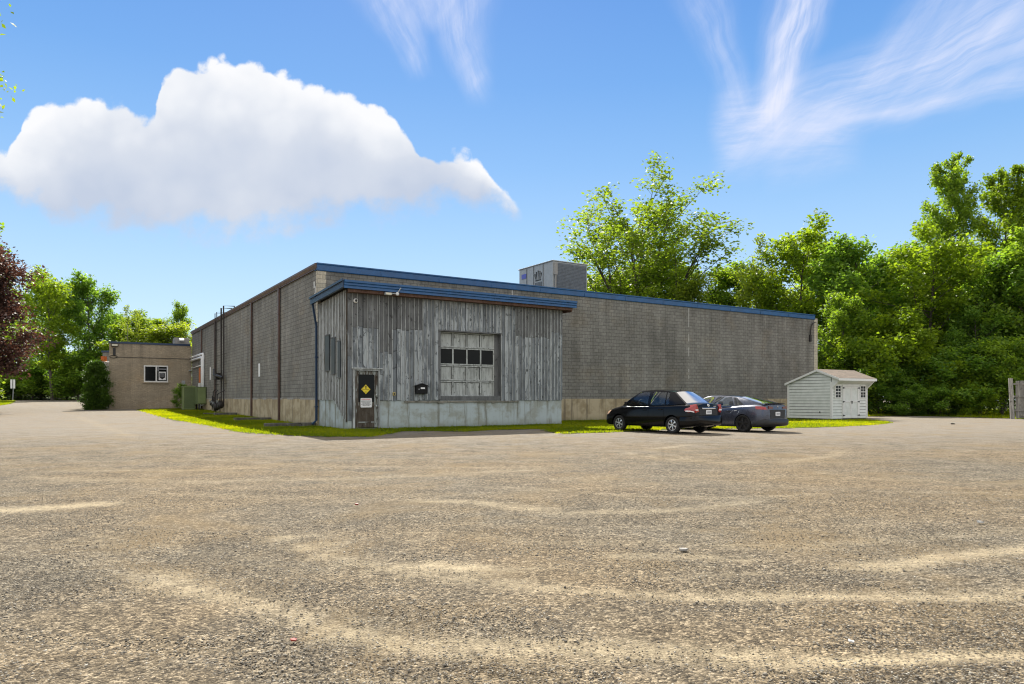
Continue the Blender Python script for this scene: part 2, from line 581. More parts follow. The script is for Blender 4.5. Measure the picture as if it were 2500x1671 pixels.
def gravel_mat():
    m, q, b = new_mat('gravel')
    P = q.coord('Object')
    sand = q.attr('sand')
    dust = q.attr('dust')
    v1 = q.voro(P, 62.0)
    v2 = q.voro(P, 130.0)
    v3 = q.voro(P, 24.0)
    cell = q.sep(v1[1])[0]
    cell2 = q.sep(v2[1])[1]
    cell3 = q.sep(v3[1])[2]
    mixc = q.math('ADD', q.math('MULTIPLY', cell, 0.5), q.math('ADD', q.math('MULTIPLY', cell2, 0.28), q.math('MULTIPLY', cell3, 0.22)))
    stone = q.ramp(mixc, [(0.15, (0.0307, 0.0275, 0.0222)), (0.4, (0.0887, 0.0784, 0.0604)), (0.62, (0.1705, 0.1486, 0.1112)), (0.85, (0.3546, 0.3180, 0.2472))])
    big = q.noise(P, 0.28, 5, 0.6)
    mid = q.noise(P, 1.7, 5, 0.65)
    tone = q.mix(q.map(big, 0.35, 0.65), (0.95, 0.92, 0.88), (1.14, 1.0, 0.82))
    stone = q.mix(1.0, stone, tone, 'MULTIPLY')
    kk = q.map(mid, 0.3, 0.7, 0.82, 1.16)
    stone = q.mix(1.0, stone, q.comb(kk, kk, kk), 'MULTIPLY')
    fine = q.noise(P, 190.0, 2, 0.6)
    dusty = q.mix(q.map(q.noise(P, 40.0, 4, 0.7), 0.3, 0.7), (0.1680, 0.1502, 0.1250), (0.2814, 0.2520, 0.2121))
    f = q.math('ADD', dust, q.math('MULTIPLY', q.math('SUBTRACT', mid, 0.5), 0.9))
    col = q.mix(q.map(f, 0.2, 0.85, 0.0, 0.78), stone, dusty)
    brown = q.noise(P, 0.5, 6, 0.7, 0.6)
    col = q.mix(q.map(brown, 0.48, 0.68, 0.0, 0.55), col, q.mix(fine, (0.135, 0.095, 0.048), (0.26, 0.19, 0.10)))
    sandc = q.mix(fine, (0.30, 0.24, 0.145), (0.50, 0.425, 0.29))
    sf = q.math('ADD', sand, q.math('MULTIPLY', q.math('SUBTRACT', q.noise(P, 7.0, 7, 0.8), 0.5), 1.5))
    sfac = q.math('MULTIPLY', q.map(sf, 0.15, 1.0, 0.0, 0.9), q.map(sand, 0.02, 0.2))
    pebble = q.map(v1[0], 0.15, 0.3)
    sfac = q.math('MULTIPLY', sfac, q.map(cell, 0.5, 0.62, 1.0, 0.28))
    col = q.mix(sfac, col, sandc)
    q.put(b.inputs['Base Color'], col)
    b.inputs['Roughness'].default_value = 0.95
    b.inputs['Specular IOR Level'].default_value = 0.15
    h = q.math('ADD', q.math('SUBTRACT', 0.6, v1[0]), q.math('MULTIPLY', q.math('SUBTRACT', 0.6, v2[0]), 0.4))
    h = q.math('MULTIPLY', h, q.math('SUBTRACT', 1.0, q.math('MULTIPLY', sfac, 0.8)))
    h = q.math('ADD', h, q.math('MULTIPLY', cell, 0.5))
    q.put(b.inputs['Normal'], q.bump(h, 0.75, 0.014))
    return m


gravel_mat()
block_mat('block', (0.195, 0.189, 0.170), (0.236, 0.229, 0.206), (0.108, 0.104, 0.094), 0.406, 0.203, 0.013)
block_mat('quoin', (0.48, 0.44, 0.34), (0.58, 0.53, 0.42), (0.30, 0.28, 0.24), 0.406, 0.203, 0.012, 0.25)
block_mat('brick', (0.3429, 0.2838, 0.2031), (0.4378, 0.3555, 0.2545), (0.2918, 0.2551, 0.2002), 0.30, 0.10, 0.016, 0.22, 0.2)
concrete_mat('foundation', (0.47, 0.395, 0.27), (0.33, 0.265, 0.165), (0.17, 0.14, 0.10))
concrete_mat('painted_concrete', (0.45, 0.51, 0.52), (0.34, 0.36, 0.325), (0.17, 0.16, 0.12), 0.44, 0.62)
concrete_mat('curb', (0.30, 0.28, 0.24), (0.2, 0.19, 0.16), (0.1, 0.1, 0.08))
board_mat('boards', (0.072, 0.076, 0.08), (0.185, 0.205, 0.22), (0.29, 0.32, 0.34), (0.46, 0.495, 0.505), (0.51, 0.60))
board_mat('old_boards', (0.052, 0.053, 0.053), (0.135, 0.139, 0.14), (0.225, 0.233, 0.236), (0.32, 0.34, 0.345), (0.62, 0.76))
board_mat('battens', (0.13, 0.135, 0.13), (0.29, 0.30, 0.295), (0.46, 0.48, 0.475), (0.54, 0.57, 0.57))
board_mat('door_panel', (0.16, 0.165, 0.155), (0.30, 0.315, 0.30), (0.42, 0.44, 0.42), (0.50, 0.525, 0.505), (0.42, 0.6))
board_mat('worn_door_rib_shade', (0.035, 0.026, 0.02), (0.085, 0.068, 0.052), (0.20, 0.185, 0.16), (0.38, 0.42, 0.41), (0.50, 0.60))
board_mat('red_board', (0.06, 0.035, 0.026), (0.13, 0.075, 0.055), (0.21, 0.13, 0.10), (0.25, 0.2, 0.17), (0.65, 0.8))
board_mat('timber', (0.05, 0.046, 0.04), (0.12, 0.112, 0.10), (0.22, 0.21, 0.19), (0.3, 0.29, 0.27), (0.6, 0.75))
board_mat('fence_wood', (0.09, 0.085, 0.075), (0.21, 0.20, 0.18), (0.36, 0.345, 0.31), (0.4, 0.39, 0.36), (0.6, 0.75))
plain('blue_metal', (0.015, 0.09, 0.235), 0.45, 0.0, 0.1, 0.26, 2.6)
plain('navy_metal', (0.012, 0.035, 0.085), 0.4, 0.0, 0.1)
plain('brown_metal', (0.10, 0.056, 0.044), 0.5, 0.0, 0.1, 0.3, 2.0)
plain('roof_tar', (0.05, 0.05, 0.05), 0.9)
plain('roof_stone', (0.3, 0.29, 0.27), 0.95)
plain('white_trim', (0.74, 0.74, 0.72), 0.5, 0, 0, 0.06)
plain('white_pipe', (0.76, 0.77, 0.78), 0.4, 0, 0, 0.05)
plain('grey_metal', (0.36, 0.38, 0.385), 0.5, 0.15, 0, 0.12, 3.0)
plain('dark_grey_metal', (0.13, 0.145, 0.16), 0.65, 0.1, 0, 0.3, 5.0)
plain('black_metal', (0.02, 0.02, 0.021), 0.45)
plain('black_paint', (0.008, 0.008, 0.009), 0.4, 0, 0.0, spec=0.2)
plain('iron_pipe', (0.03, 0.026, 0.024), 0.6, 0.2)
plain('green_metal', (0.18, 0.23, 0.09), 0.5, 0, 0, 0.14, 1.6)
plain('green_metal_dark', (0.105, 0.14, 0.055), 0.55, 0, 0, 0.14, 1.6)
plain('orange_paint', (0.62, 0.15, 0.03), 0.5)
plain('yellow_sign', (0.86, 0.66, 0.02), 0.4, 0, 0, 0.05)
plain('white_sign', (0.80, 0.80, 0.80), 0.4, 0, 0, 0.04)
plain('red_print', (0.60, 0.12, 0.10), 0.5)
plain('pink_print', (0.62, 0.33, 0.33), 0.5)
plain('black_print', (0.015, 0.015, 0.015), 0.5)
plain('grey_print', (0.30, 0.31, 0.33), 0.5)
plain('blue_print', (0.10, 0.12, 0.45), 0.5)
plain('red_leaf', (0.3, 0.04, 0.025), 0.6)
plain('paper', (0.72, 0.72, 0.70), 0.8)
plain('brass', (0.45, 0.36, 0.12), 0.4, 0.6)
plain('chrome', (0.75, 0.75, 0.76), 0.15, 1.0, 0, 0.03)
plain('hubcap', (0.62, 0.62, 0.63), 0.28, 0.75, 0, 0.05)
plain('dark_wheel', (0.045, 0.046, 0.05), 0.35, 0.5, 0, 0.1)
plain('rubber', (0.014, 0.014, 0.014), 0.85)
plain('car_black', (0.005, 0.005, 0.0055), 0.10, 0.0, 0.0, 0.05, spec=0.22)
plain('car_slate', (0.085, 0.095, 0.13), 0.28, 0.6, 0.35, 0.05)
plain('car_trim', (0.012, 0.012, 0.013), 0.5)
plain('interior', (0.018, 0.018, 0.018), 0.8)
plain('seat_cloth', (0.05, 0.05, 0.05), 0.9)
plain('tail_red', (0.36, 0.006, 0.008), 0.15, 0, 1.0, 0.08)
plain('tail_clear', (0.75, 0.70, 0.70), 0.15, 0, 1.0, 0.05)
plain('tail_dark', (0.11, 0.012, 0.016), 0.12, 0, 1.0, 0.1)
plain('head_amber', (0.72, 0.45, 0.30), 0.12, 0, 1.0, 0.1)
plain('plate_white', (0.72, 0.73, 0.74), 0.4, 0, 0, 0.04)
plain('dark_pane', (0.010, 0.011, 0.011), 0.1, 0, 0, 0.2, 3.0, spec=0.12)
plain('shed_pane', (0.014, 0.015, 0.015), 0.15, spec=0.15)
plain('boarded_pane', (0.05, 0.058, 0.065), 0.35, 0, 0, 0.25, 2.5)
plain('room_gap_shade', (0.018, 0.018, 0.019), 0.9)  # near black standing for unlit rooms and shadowed gaps
plain('lamp_lens', (0.66, 0.62, 0.48), 0.3)
plain('bark', (0.085, 0.072, 0.058), 0.95, 0, 0, 0.4, 3.0)
plain('pale_bark', (0.17, 0.155, 0.13), 0.95, 0, 0, 0.35, 3.0)


def clear_glass(name, tint, gain=1.0, floor=0.02):
    m, q, b = new_mat(name)
    tr = q.node('ShaderNodeBsdfTransparent')
    tr.inputs[0].default_value = (*tint, 1)
    gl = q.node('ShaderNodeBsdfGlossy')
    gl.inputs['Roughness'].default_value = 0.03
    fr = q.node('ShaderNodeFresnel')
    fr.inputs[0].default_value = 1.5
    ms = q.node('ShaderNodeMixShader')
    q.put(ms.inputs[0], q.math('ADD', q.math('MULTIPLY', fr.outputs[0], gain), floor, clamp=True))
    q.l.new(tr.outputs[0], ms.inputs[1])
    q.l.new(gl.outputs[0], ms.inputs[2])
    q.l.new(ms.outputs[0], q.n['Material Output'].inputs[0])
    return m


clear_glass('car_glass', (0.90, 0.97, 0.93), 1.0, 0.03)
clear_glass('rear_glass', (0.30, 0.33, 0.33), 3.0, 0.42)
clear_glass('window_glass', (0.75, 0.78, 0.78))


def clapboard_mat():
    m, q, b = new_mat('clapboard')
    uv = q.coord('UV')
    n = q.noise(uv, 3.0, 4)
    col = q.mix(q.map(n, 0.3, 0.7), (0.62, 0.65, 0.61), (0.72, 0.745, 0.71))
    q.put(b.inputs['Base Color'], col)
    b.inputs['Roughness'].default_value = 0.55
    return m


def shingle_mat():
    m, q, b = new_mat('shingle')
    uv = q.coord('UV')
    br = q.node('ShaderNodeTexBrick')
    q.put(br.inputs['Vector'], uv)
    for k, v in (('Color1', (0.19, 0.145, 0.11, 1)), ('Color2', (0.125, 0.098, 0.075, 1)), ('Mortar', (0.11, 0.09, 0.07, 1))):
        br.inputs[k].default_value = v
    for k, v in (('Scale', 1.0), ('Mortar Size', 0.008), ('Brick Width', 0.28), ('Row Height', 0.13)):
        br.inputs[k].default_value = v
    n = q.noise(uv, 30.0, 3)
    k = q.map(n, 0.2, 0.8, 0.7, 1.3)
    q.put(b.inputs['Base Color'], q.mix(1.0, br.outputs['Color'], q.comb(k, k, k), 'MULTIPLY'))
    b.inputs['Roughness'].default_value = 0.95
    return m


clapboard_mat()
shingle_mat()


def soil_mat(name, a, bcol):
    m, q, b = new_mat(name)
    P = q.coord('Object')
    n = q.noise(P, 2.2, 6, 0.7)
    n2 = q.noise(P, 25.0, 4, 0.7)
    col = q.mix(q.map(n, 0.35, 0.65), a, bcol)
    if name == 'turf':
        col = q.mix(q.map(q.noise(P, 1.1, 5, 0.7), 0.54, 0.66, 0.0, 0.8), col, (0.13, 0.108, 0.068))
    k = q.map(n2, 0.2, 0.8, 0.6, 1.4)
    q.put(b.inputs['Base Color'], q.mix(1.0, col, q.comb(k, k, k), 'MULTIPLY'))
    b.inputs['Roughness'].default_value = 0.95
    b.inputs['Specular IOR Level'].default_value = 0.1
    q.put(b.inputs['Normal'], q.bump(n2, 0.6, 0.03))
    return m


soil_mat('turf', (0.055, 0.085, 0.010), (0.10, 0.125, 0.014))
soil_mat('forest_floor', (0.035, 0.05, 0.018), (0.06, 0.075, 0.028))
leaf_mat('grass_blade', (0.026, 0.052, 0.004), (0.062, 0.10, 0.006), (0.115, 0.14, 0.009), (7.0, 5.0, 0.7), 0.6)
leaf_mat('leaf_mid', (0.0690, 0.1346, 0.0216), (0.1610, 0.2515, 0.0336), (0.2990, 0.4153, 0.0552), (1.8, 1.75, 0.6), 0.54)
leaf_mat('leaf_dark', (0.0575, 0.1228, 0.0240), (0.1380, 0.2398, 0.0408), (0.2702, 0.3920, 0.0648), (1.8, 1.8, 0.7), 0.54)
leaf_mat('leaf_lime', (0.078, 0.140, 0.015), (0.170, 0.262, 0.024), (0.285, 0.385, 0.043), (1.65, 1.55, 0.5), 0.55)
leaf_mat('leaf_cotton', (0.070, 0.125, 0.018), (0.150, 0.230, 0.029), (0.270, 0.360, 0.048), (1.55, 1.5, 0.55), 0.54)
leaf_mat('leaf_olive', (0.1080, 0.1586, 0.0275), (0.2160, 0.2928, 0.0438), (0.3480, 0.4270, 0.0688), (1.7, 1.6, 0.5), 0.56)
leaf_mat('leaf_maroon', (0.030, 0.019, 0.017), (0.075, 0.044, 0.037), (0.20, 0.125, 0.10), (1.4, 0.9, 0.7), 0.33)
leaf_mat('leaf_cedar', (0.018, 0.045, 0.010), (0.05, 0.105, 0.014), (0.11, 0.19, 0.022), (1.6, 1.7, 0.5), 0.35)

# ================================================================ ground
def poly_dist(px, py, pts):
    d = np.full(px.shape, 1e9)
    for (ax, ay), (bx, by) in zip(pts[:-1], pts[1:]):
        vx, vy = bx - ax, by - ay
        t = np.clip(((px - ax) * vx + (py - ay) * vy) / (vx * vx + vy * vy + 1e-9), 0, 1)
        d = np.minimum(d, np.hypot(px - ax - t * vx, py - ay - t * vy))
    return d


def inside(px, py, poly):
    c = np.zeros(px.shape, bool)
    n = len(poly)
    for i in range(n):
        x0, y0 = poly[i]
        x1, y1 = poly[(i + 1) % n]
        k = (y0 > py) != (y1 > py)
        c ^= k & (px < (x1 - x0) * (py - y0) / (y1 - y0 + 1e-12) + x0)
    return c


def D(pts):                               # sightings in the photo (2346 px wide view) -> ground points
    return [at(u * 1.0656, v * 1.0656) for u, v in pts]


# tyre-swept sand: (sightings, width m, strength)
TRACKS = [
    (D([(-60, 1168), (60, 1166), (150, 1161), (225, 1156)]), 0.34, 1.0),
    (D([(330, 1310), (430, 1352), (560, 1385), (680, 1410), (800, 1440), (960, 1470), (1150, 1487), (1350, 1497), (1600, 1500), (1800, 1502)]), 0.21, 0.85),
    (D([(640, 1230), (720, 1262), (850, 1285), (1010, 1322), (1200, 1350), (1500, 1358), (1800, 1366), (2050, 1366), (2500, 1352)]), 0.17, 0.8),
    (D([(1600, 1362), (1900, 1367), (2360, 1362)]), 0.12, 0.95),
    (D([(990, 1296), (1050, 1302), (1130, 1312)]), 0.15, 1.15),
    (D([(1650, 1487), (1800, 1500), (2000, 1508), (2200, 1506), (2500, 1500)]), 0.09, 1.1),
    (D([(1100, 1520), (1350, 1530), (1700, 1512)]), 0.08, 0.5),
    (D([(1390, 1270), (1500, 1273), (1620, 1280), (1760, 1290)]), 0.14, 0.75),
    (D([(1960, 1300), (2100, 1288), (2240, 1270), (2400, 1248)]), 0.2, 0.95),
    (D([(1250, 1300), (1500, 1320), (1800, 1315)]), 0.12, 0.5),
    (D([(960, 1150), (1080, 1148), (1180, 1160), (1260, 1165)]), 0.22, 0.85),
    (D([(1250, 1175), (1450, 1172), (1600, 1164), (1720, 1148)]), 0.2, 0.7),
    (D([(1580, 1142), (1700, 1138), (1860, 1132)]), 0.2, 0.55),
    (D([(60, 1092), (200, 1100), (400, 1103), (620, 1100), (900, 1092), (1240, 1074)]), 0.26, 0.6),
    (D([(100, 1080), (420, 1078), (600, 1072)]), 0.24, 0.6),
    (D([(1420, 1035), (1520, 1052), (1660, 1060), (1800, 1058), (1900, 1046), (1935, 1032)]), 0.25, 0.7),
    (D([(1480, 1030), (1560, 1048), (1720, 1066)]), 0.22, 0.5),
    (D([(1510, 1028), (1570, 1020)]), 0.22, 0.8),
    (D([(600, 1022), (660, 1020)]), 0.2, 0.8),
    (D([(180, 955), (260, 985), (300, 1000)]), 0.35, 0.6),
    (D([(20, 1045), (150, 1032), (330, 1028)]), 0.3, 0.45),
    (D([(0, 1010), (80, 1000), (200, 996)]), 0.35, 0.5),
    (D([(700, 1215), (790, 1235), (760, 1250)]), 0.18, 0.55),
    (D([(120, 1240), (260, 1270), (330, 1310)]), 0.2, 0.4),
    (D([(1700, 1200), (1900, 1180), (2100, 1176)]), 0.2, 0.4),
    (D([(-100, 1440), (100, 1450), (300, 1480), (520, 1500)]), 0.12, 0.35),
    (D([(200, 1225), (420, 1260), (700, 1300), (1000, 1330)]), 0.2, 0.4),
    (D([(-80, 1130), (300, 1128), (700, 1140), (1000, 1135), (1500, 1110)]), 0.3, 0.42),
    (D([(900, 1215), (1300, 1240), (1700, 1255), (2100, 1235), (2450, 1200)]), 0.22, 0.5),
    (D([(1050, 1195), (1500, 1215), (1900, 1212), (2346, 1160)]), 0.2, 0.4),
    (D([(1300, 1095), (1700, 1090), (2100, 1098), (2346, 1110)]), 0.3, 0.4),
    (D([(0, 1060), (500, 1052), (1000, 1050), (1500, 1030)]), 0.35, 0.4),
    (D([(1700, 1410), (2000, 1420), (2300, 1400)]), 0.14, 0.4),
    (D([(600, 1540), (900, 1545), (1300, 1560)]), 0.1, 0.35),
    (D([(960, 1235), (985, 1248), (960, 1262)]), 0.14, 0.6),
]

_r = random.Random(21)
for _k in range(18):                       # turning circles of many arrivals
    _cx, _cy, _rad = _r.uniform(-14, 16), _r.uniform(19, 30), _r.uniform(7, 17)
    _a0 = _r.uniform(195, 270)
    _a1 = _a0 + _r.uniform(25, 70)
    _pts = [(_cx + _rad * math.cos(R(_a0 + (_a1 - _a0) * i / 8)), _cy + _rad * math.sin(R(_a0 + (_a1 - _a0) * i / 8))) for i in range(9)]
    if min(p[1] for p in _pts) > 4.5:
        _s = _r.uniform(0.3, 0.62)
        TRACKS.append((_pts, _r.uniform(0.10, 0.18), _s))
        TRACKS.append(([(x + 0.15, y + 1.45) for x, y in _pts], _r.uniform(0.10, 0.18), _s * 0.8))


def ground():
    ys = np.concatenate([np.linspace(-45, 1.0, 24), np.geomspace(1.3, 14, 150), np.linspace(14.25, 62, 150), np.geomspace(63, 520, 40)])
    s = np.linspace(-1, 1, 341)
    xs = np.sinh(s * 4.2) / np.sinh(4.2) * 420
    X, Y = np.meshgrid(xs, ys)
    Z = zt(X, Y)
    near = np.exp(-np.clip(Y - 3, 0, 99) / 14) * (Y > -10)
    Z = Z + near * 0.012 * (np.sin(X * 1.7 + 1.3 * np.sin(Y * 0.9)) * np.sin(Y * 2.1 + X * 0.4) + 0.6 * np.sin(X * 0.6 - Y * 1.1))
    sand = np.zeros_like(X)
    for pts, wd, st in TRACKS:
        d = poly_dist(X + 0.05 * np.sin(Y * 7), Y + 0.06 * np.sin(X * 3.1 + Y), pts)
        g = np.exp(-(d / (wd * 1.05)) ** 2)
        sand = np.maximum(sand, g * st * 0.78)
        Z -= near * 0.010 * g
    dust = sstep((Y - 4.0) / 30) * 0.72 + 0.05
    vs = np.stack([X, Y, Z], -1).reshape(-1, 3)
    ny, nx = X.shape
    i = np.arange(ny - 1)[:, None] * nx + np.arange(nx - 1)[None, :]
    fs = np.stack([i, i + 1, i + nx + 1, i + nx], -1).reshape(-1, 4)
    o = np_mesh('gravel_lot', vs, fs, MATS['gravel'], {'sand': sand.ravel(), 'dust': dust.ravel()})
    for p in o.data.polygons:
        p.use_smooth = True
    tag(o, 'wide gravel parking lot with curved tyre tracks of pale sand', 'gravel lot', kind='structure')


def np_mesh(name, vs, fs, mat, attrs=None, parent=None):
    me = bpy.data.meshes.new(name)
    k = fs.shape[1]
    me.vertices.add(len(vs))
    me.vertices.foreach_set('co', np.ascontiguousarray(vs, np.float32).ravel())
    me.loops.add(len(fs) * k)
    me.loops.foreach_set('vertex_index', np.ascontiguousarray(fs, np.int32).ravel())
    me.polygons.add(len(fs))
    me.polygons.foreach_set('loop_start', np.arange(0, len(fs) * k, k, dtype=np.int32))
    me.polygons.foreach_set('loop_total', np.full(len(fs), k, np.int32))
    me.update(calc_edges=True)
    for n, a in (attrs or {}).items():
        at_ = me.attributes.new(n, 'FLOAT', 'POINT')
        at_.data.foreach_set('value', np.ascontiguousarray(a, np.float32))
    me.validate()
    me.materials.append(mat)
    o = bpy.data.objects.new(name, me)
    COL.objects.link(o)
    if parent:
        o.parent = parent
    return o


ground()


def stones():
    """loose pebbles on the lot near the viewer"""
    rng = np.random.default_rng(3)
    n = 135000
    y = 2.4 * np.exp(rng.random(n) * math.log(10.0 / 2.4))
    x = (rng.random(n) * 2 - 1) * (y * 0.95 + 0.8)
    sd_ = np.zeros(n)
    for pts, wd, st in TRACKS:
        sd_ = np.maximum(sd_, np.exp(-(poly_dist(x, y, pts) / wd) ** 2) * st)
    keep = rng.random(n) > sd_ * 0.85
    x, y = x[keep], y[keep]
    n = len(x)
    s = 0.0034 + 0.0052 * rng.random(n) ** 2.0 + 0.006 * (rng.random(n) > 0.99)
    base = np.array([[1, 0, 0], [0, 1, 0], [-1, 0, 0], [0, -1, 0], [0, 0, 1], [0, 0, -.6]], float)
    ang = rng.random(n) * 6.283
    v = base[None] * (0.7 + 0.6 * rng.random((n, 6, 3))) + 0.18 * rng.standard_normal((n, 6, 3))
    v[:, :, 2] *= 0.6
    c, sn = np.cos(ang)[:, None], np.sin(ang)[:, None]
    vx = v[:, :, 0] * c - v[:, :, 1] * sn
    vy = v[:, :, 0] * sn + v[:, :, 1] * c
    v = np.stack([vx, vy, v[:, :, 2]], -1) * s[:, None, None]
    v += np.stack([x, y, np.full(n, 0.002) + s * 0.25], -1)[:, None, :]
    f = np.array([[0, 1, 4], [1, 2, 4], [2, 3, 4], [3, 0, 4], [1, 0, 5], [2, 1, 5], [3, 2, 5], [0, 3, 5]])
    F = (f[None] + (np.arange(n) * 6)[:, None, None]).reshape(-1, 3)
    t = np.repeat(rng.random(n), 6)
    m, q, b = new_mat('pebble')
    q.put(b.inputs['Base Color'], q.ramp(q.attr('tint'), [(0.0, (0.06, 0.054, 0.045)), (0.35, (0.14, 0.126, 0.102)), (0.7, (0.235, 0.212, 0.17)), (0.93, (0.36, 0.33, 0.27)), (1.0, (0.5, 0.47, 0.40))]))
    b.inputs['Roughness'].default_value = 0.9
    o = np_mesh('loose_gravel', v.reshape(-1, 3), F, m, {'tint': t})
    tag(o, 'loose grey and tan gravel scattered over the lot', 'gravel', kind='stuff')


stones()

# ---------------------------------------------------------------- grass
LEFT_GRASS = D([(318, 940), (360, 952), (400, 962), (440, 969), (480, 976), (520, 984), (560, 991), (612, 995), (660, 998), (740, 1001), (850, 1002), (880, 996),
                (920, 989), (1000, 988.5), (1060, 990), (1120, 986.5), (1180, 985), (1290, 982.5)]) + [W2(11.0, -3.9), W2(0.6, -3.7), W2(0.6, 37), W2(-3.2, 37.5), W2(-4.6, 36)]
RIGHT_GRASS = D([(1287, 995), (1370, 992), (1460, 989), (1540, 985), (1670, 983), (1800, 982), (1905, 979), (1990, 975), (2042, 970), (2020, 966), (1980, 962)]) + [W2(37.9, 0.3), W2(10.9, 0.3)]
WOOD_GRASS = D([(1985, 955), (2060, 953), (2160, 955), (2290, 959), (2360, 961), (2560, 963)]) + [(75, 52), (75, 80), (24, 80), W2(38.5, 0.5)]
DRIVE_GRASS = [(-140, 122), (-95, 119), (-62, 117), (-40, 118), (-40, 170), (-140, 170)]
KERB_GRASS = D([(-90, 935), (-40, 936), (22, 926), (34, 914), (10, 908), (-60, 905)])


def sheet(name, poly, mat, step, label, cat, lift=0.012, jag=0.12):
    P = np.array(poly)
    x0, y0 = P.min(0) - 0.5
    x1, y1 = P.max(0) + 0.5
    xs = np.arange(x0, x1, step)
    ys = np.arange(y0, y1, step)
    X, Y = np.meshgrid(xs, ys)
    cx = X[:-1, :-1] + step / 2
    cy = Y[:-1, :-1] + step / 2
    j = jag * (np.sin(cx * 3.1 + cy * 1.7) * 0.8 + np.sin(cx * 7.3 - cy * 5.1) * 0.8 + np.sin(cx * 17.3 + cy * 13.1) * 0.6)
    ok = inside(cx + j, cy + j, poly)
    ny, nx = X.shape
    i = np.arange(ny - 1)[:, None] * nx + np.arange(nx - 1)[None, :]
    fs = np.stack([i, i + 1, i + nx + 1, i + nx], -1)[ok]
    vs = np.stack([X, Y, zt(X, Y) + lift], -1).reshape(-1, 3)
    used = np.unique(fs)
    rm = np.zeros(len(vs), int)
    rm[used] = np.arange(len(used))
    o = np_mesh(name, vs[used], rm[fs], mat)
    tag(o, label, cat, kind='structure')
    return o


sheet('verge', LEFT_GRASS, MATS['turf'], 0.14, 'strip of turf along the shaded block wall and the wooden annex', 'turf')
sheet('turf_patch', RIGHT_GRASS, MATS['turf'], 0.14, 'patch of turf between the block wall, the cars and the white shed', 'turf')
sheet('wood_edge', WOOD_GRASS, MATS['turf'], 0.3, 'line of turf where the lot meets the wood', 'turf', 0.02)
sheet('drive_verge', DRIVE_GRASS, MATS['turf'], 1.0, 'turf beyond the far end of the drive', 'turf', 0.05)
sheet('kerb_island', KERB_GRASS, MATS['turf'], 0.2, 'grassy island at the left edge of the drive', 'turf', 0.03)
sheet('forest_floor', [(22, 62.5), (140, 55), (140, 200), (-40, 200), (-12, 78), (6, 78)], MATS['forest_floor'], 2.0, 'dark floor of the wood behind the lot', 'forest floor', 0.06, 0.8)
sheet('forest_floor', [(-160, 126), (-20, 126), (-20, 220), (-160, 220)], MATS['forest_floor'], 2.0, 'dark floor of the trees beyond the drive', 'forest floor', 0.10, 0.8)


def blades(name, poly, dens, h, label, spread=0.12, seed=1, avoid=None):
    rng = np.random.default_rng(seed)
    P = np.array(poly)
    x0, y0 = P.min(0)
    x1, y1 = P.max(0)
    n = int((x1 - x0) * (y1 - y0) * dens)
    x = x0 + rng.random(n) * (x1 - x0)
    y = y0 + rng.random(n) * (y1 - y0)
    ok = inside(x, y, poly)
    lx, ly = LOC(x, y)
    ok &= ~((lx > 0.02) & (ly > 0.02) & (lx < 38.2) & (ly < 40)) & ~((lx > 0.02) & (lx < 11.18) & (ly > -4.03) & (ly < 1))
    ok &= np.sin(x * 2.3 + np.sin(y * 1.9)) * np.sin(y * 2.9 + 1.2 * np.sin(x * 1.3)) > -0.28 - 0.5 * rng.random(n)
    x, y = x[ok] + rng.normal(0, spread, ok.sum()), y[ok] + rng.normal(0, spread, ok.sum()) * np.where(rng.random(ok.sum()) < 0.2, 2.6, 0.8)
    n = len(x)
    k = 3
    x, y = np.repeat(x, k) + rng.normal(0, 0.025, n * k), np.repeat(y, k) + rng.normal(0, 0.025, n * k)
    n = len(x)
    hh = h * (0.45 + 0.8 * rng.random(n)) * np.where(rng.random(n) < 0.03, 2.4, 1.0)
    a = rng.random(n) * 6.283
    w = 0.008 + 0.008 * rng.random(n)
    lean = rng.normal(0, 0.45, (n, 2)) * hh[:, None]
    z = zt(x, y) + 0.01
    v = np.zeros((n, 3, 3))
    v[:, 0] = np.stack([x - np.cos(a) * w, y - np.sin(a) * w, z], -1)
    v[:, 1] = np.stack([x + np.cos(a) * w, y + np.sin(a) * w, z], -1)
    v[:, 2] = np.stack([x + lean[:, 0], y + lean[:, 1], z + hh], -1)
    t = np.repeat(np.clip(0.45 + 0.25 * np.sin(x * 0.9 + 2 * np.sin(y * .5)) + rng.normal(0, 0.18, n), 0, 1), 3)
    o = np_mesh(name, v.reshape(-1, 3), np.arange(n * 3).reshape(-1, 3), MATS['grass_blade'], {'tint': t})
    tag(o, label, 'grass', kind='stuff')


blades('grass', LEFT_GRASS, 260, 0.06, 'sunlit and shaded short grass along the block wall and annex', seed=2)
blades('grass', RIGHT_GRASS, 190, 0.065, 'short bright grass behind the cars and round the white shed', seed=3)
blades('grass', [p for p in WOOD_GRASS], 45, 0.16, 'ragged grass along the edge of the wood', seed=4)
blades('grass', KERB_GRASS, 90, 0.1, 'short grass on the island beside the drive', seed=5)

# ================================================================ the block warehouse
WL, WD, WH, FT = 38.25, 39.5, 7.65, 1.30      # length of the front, depth, height, top of the foundation


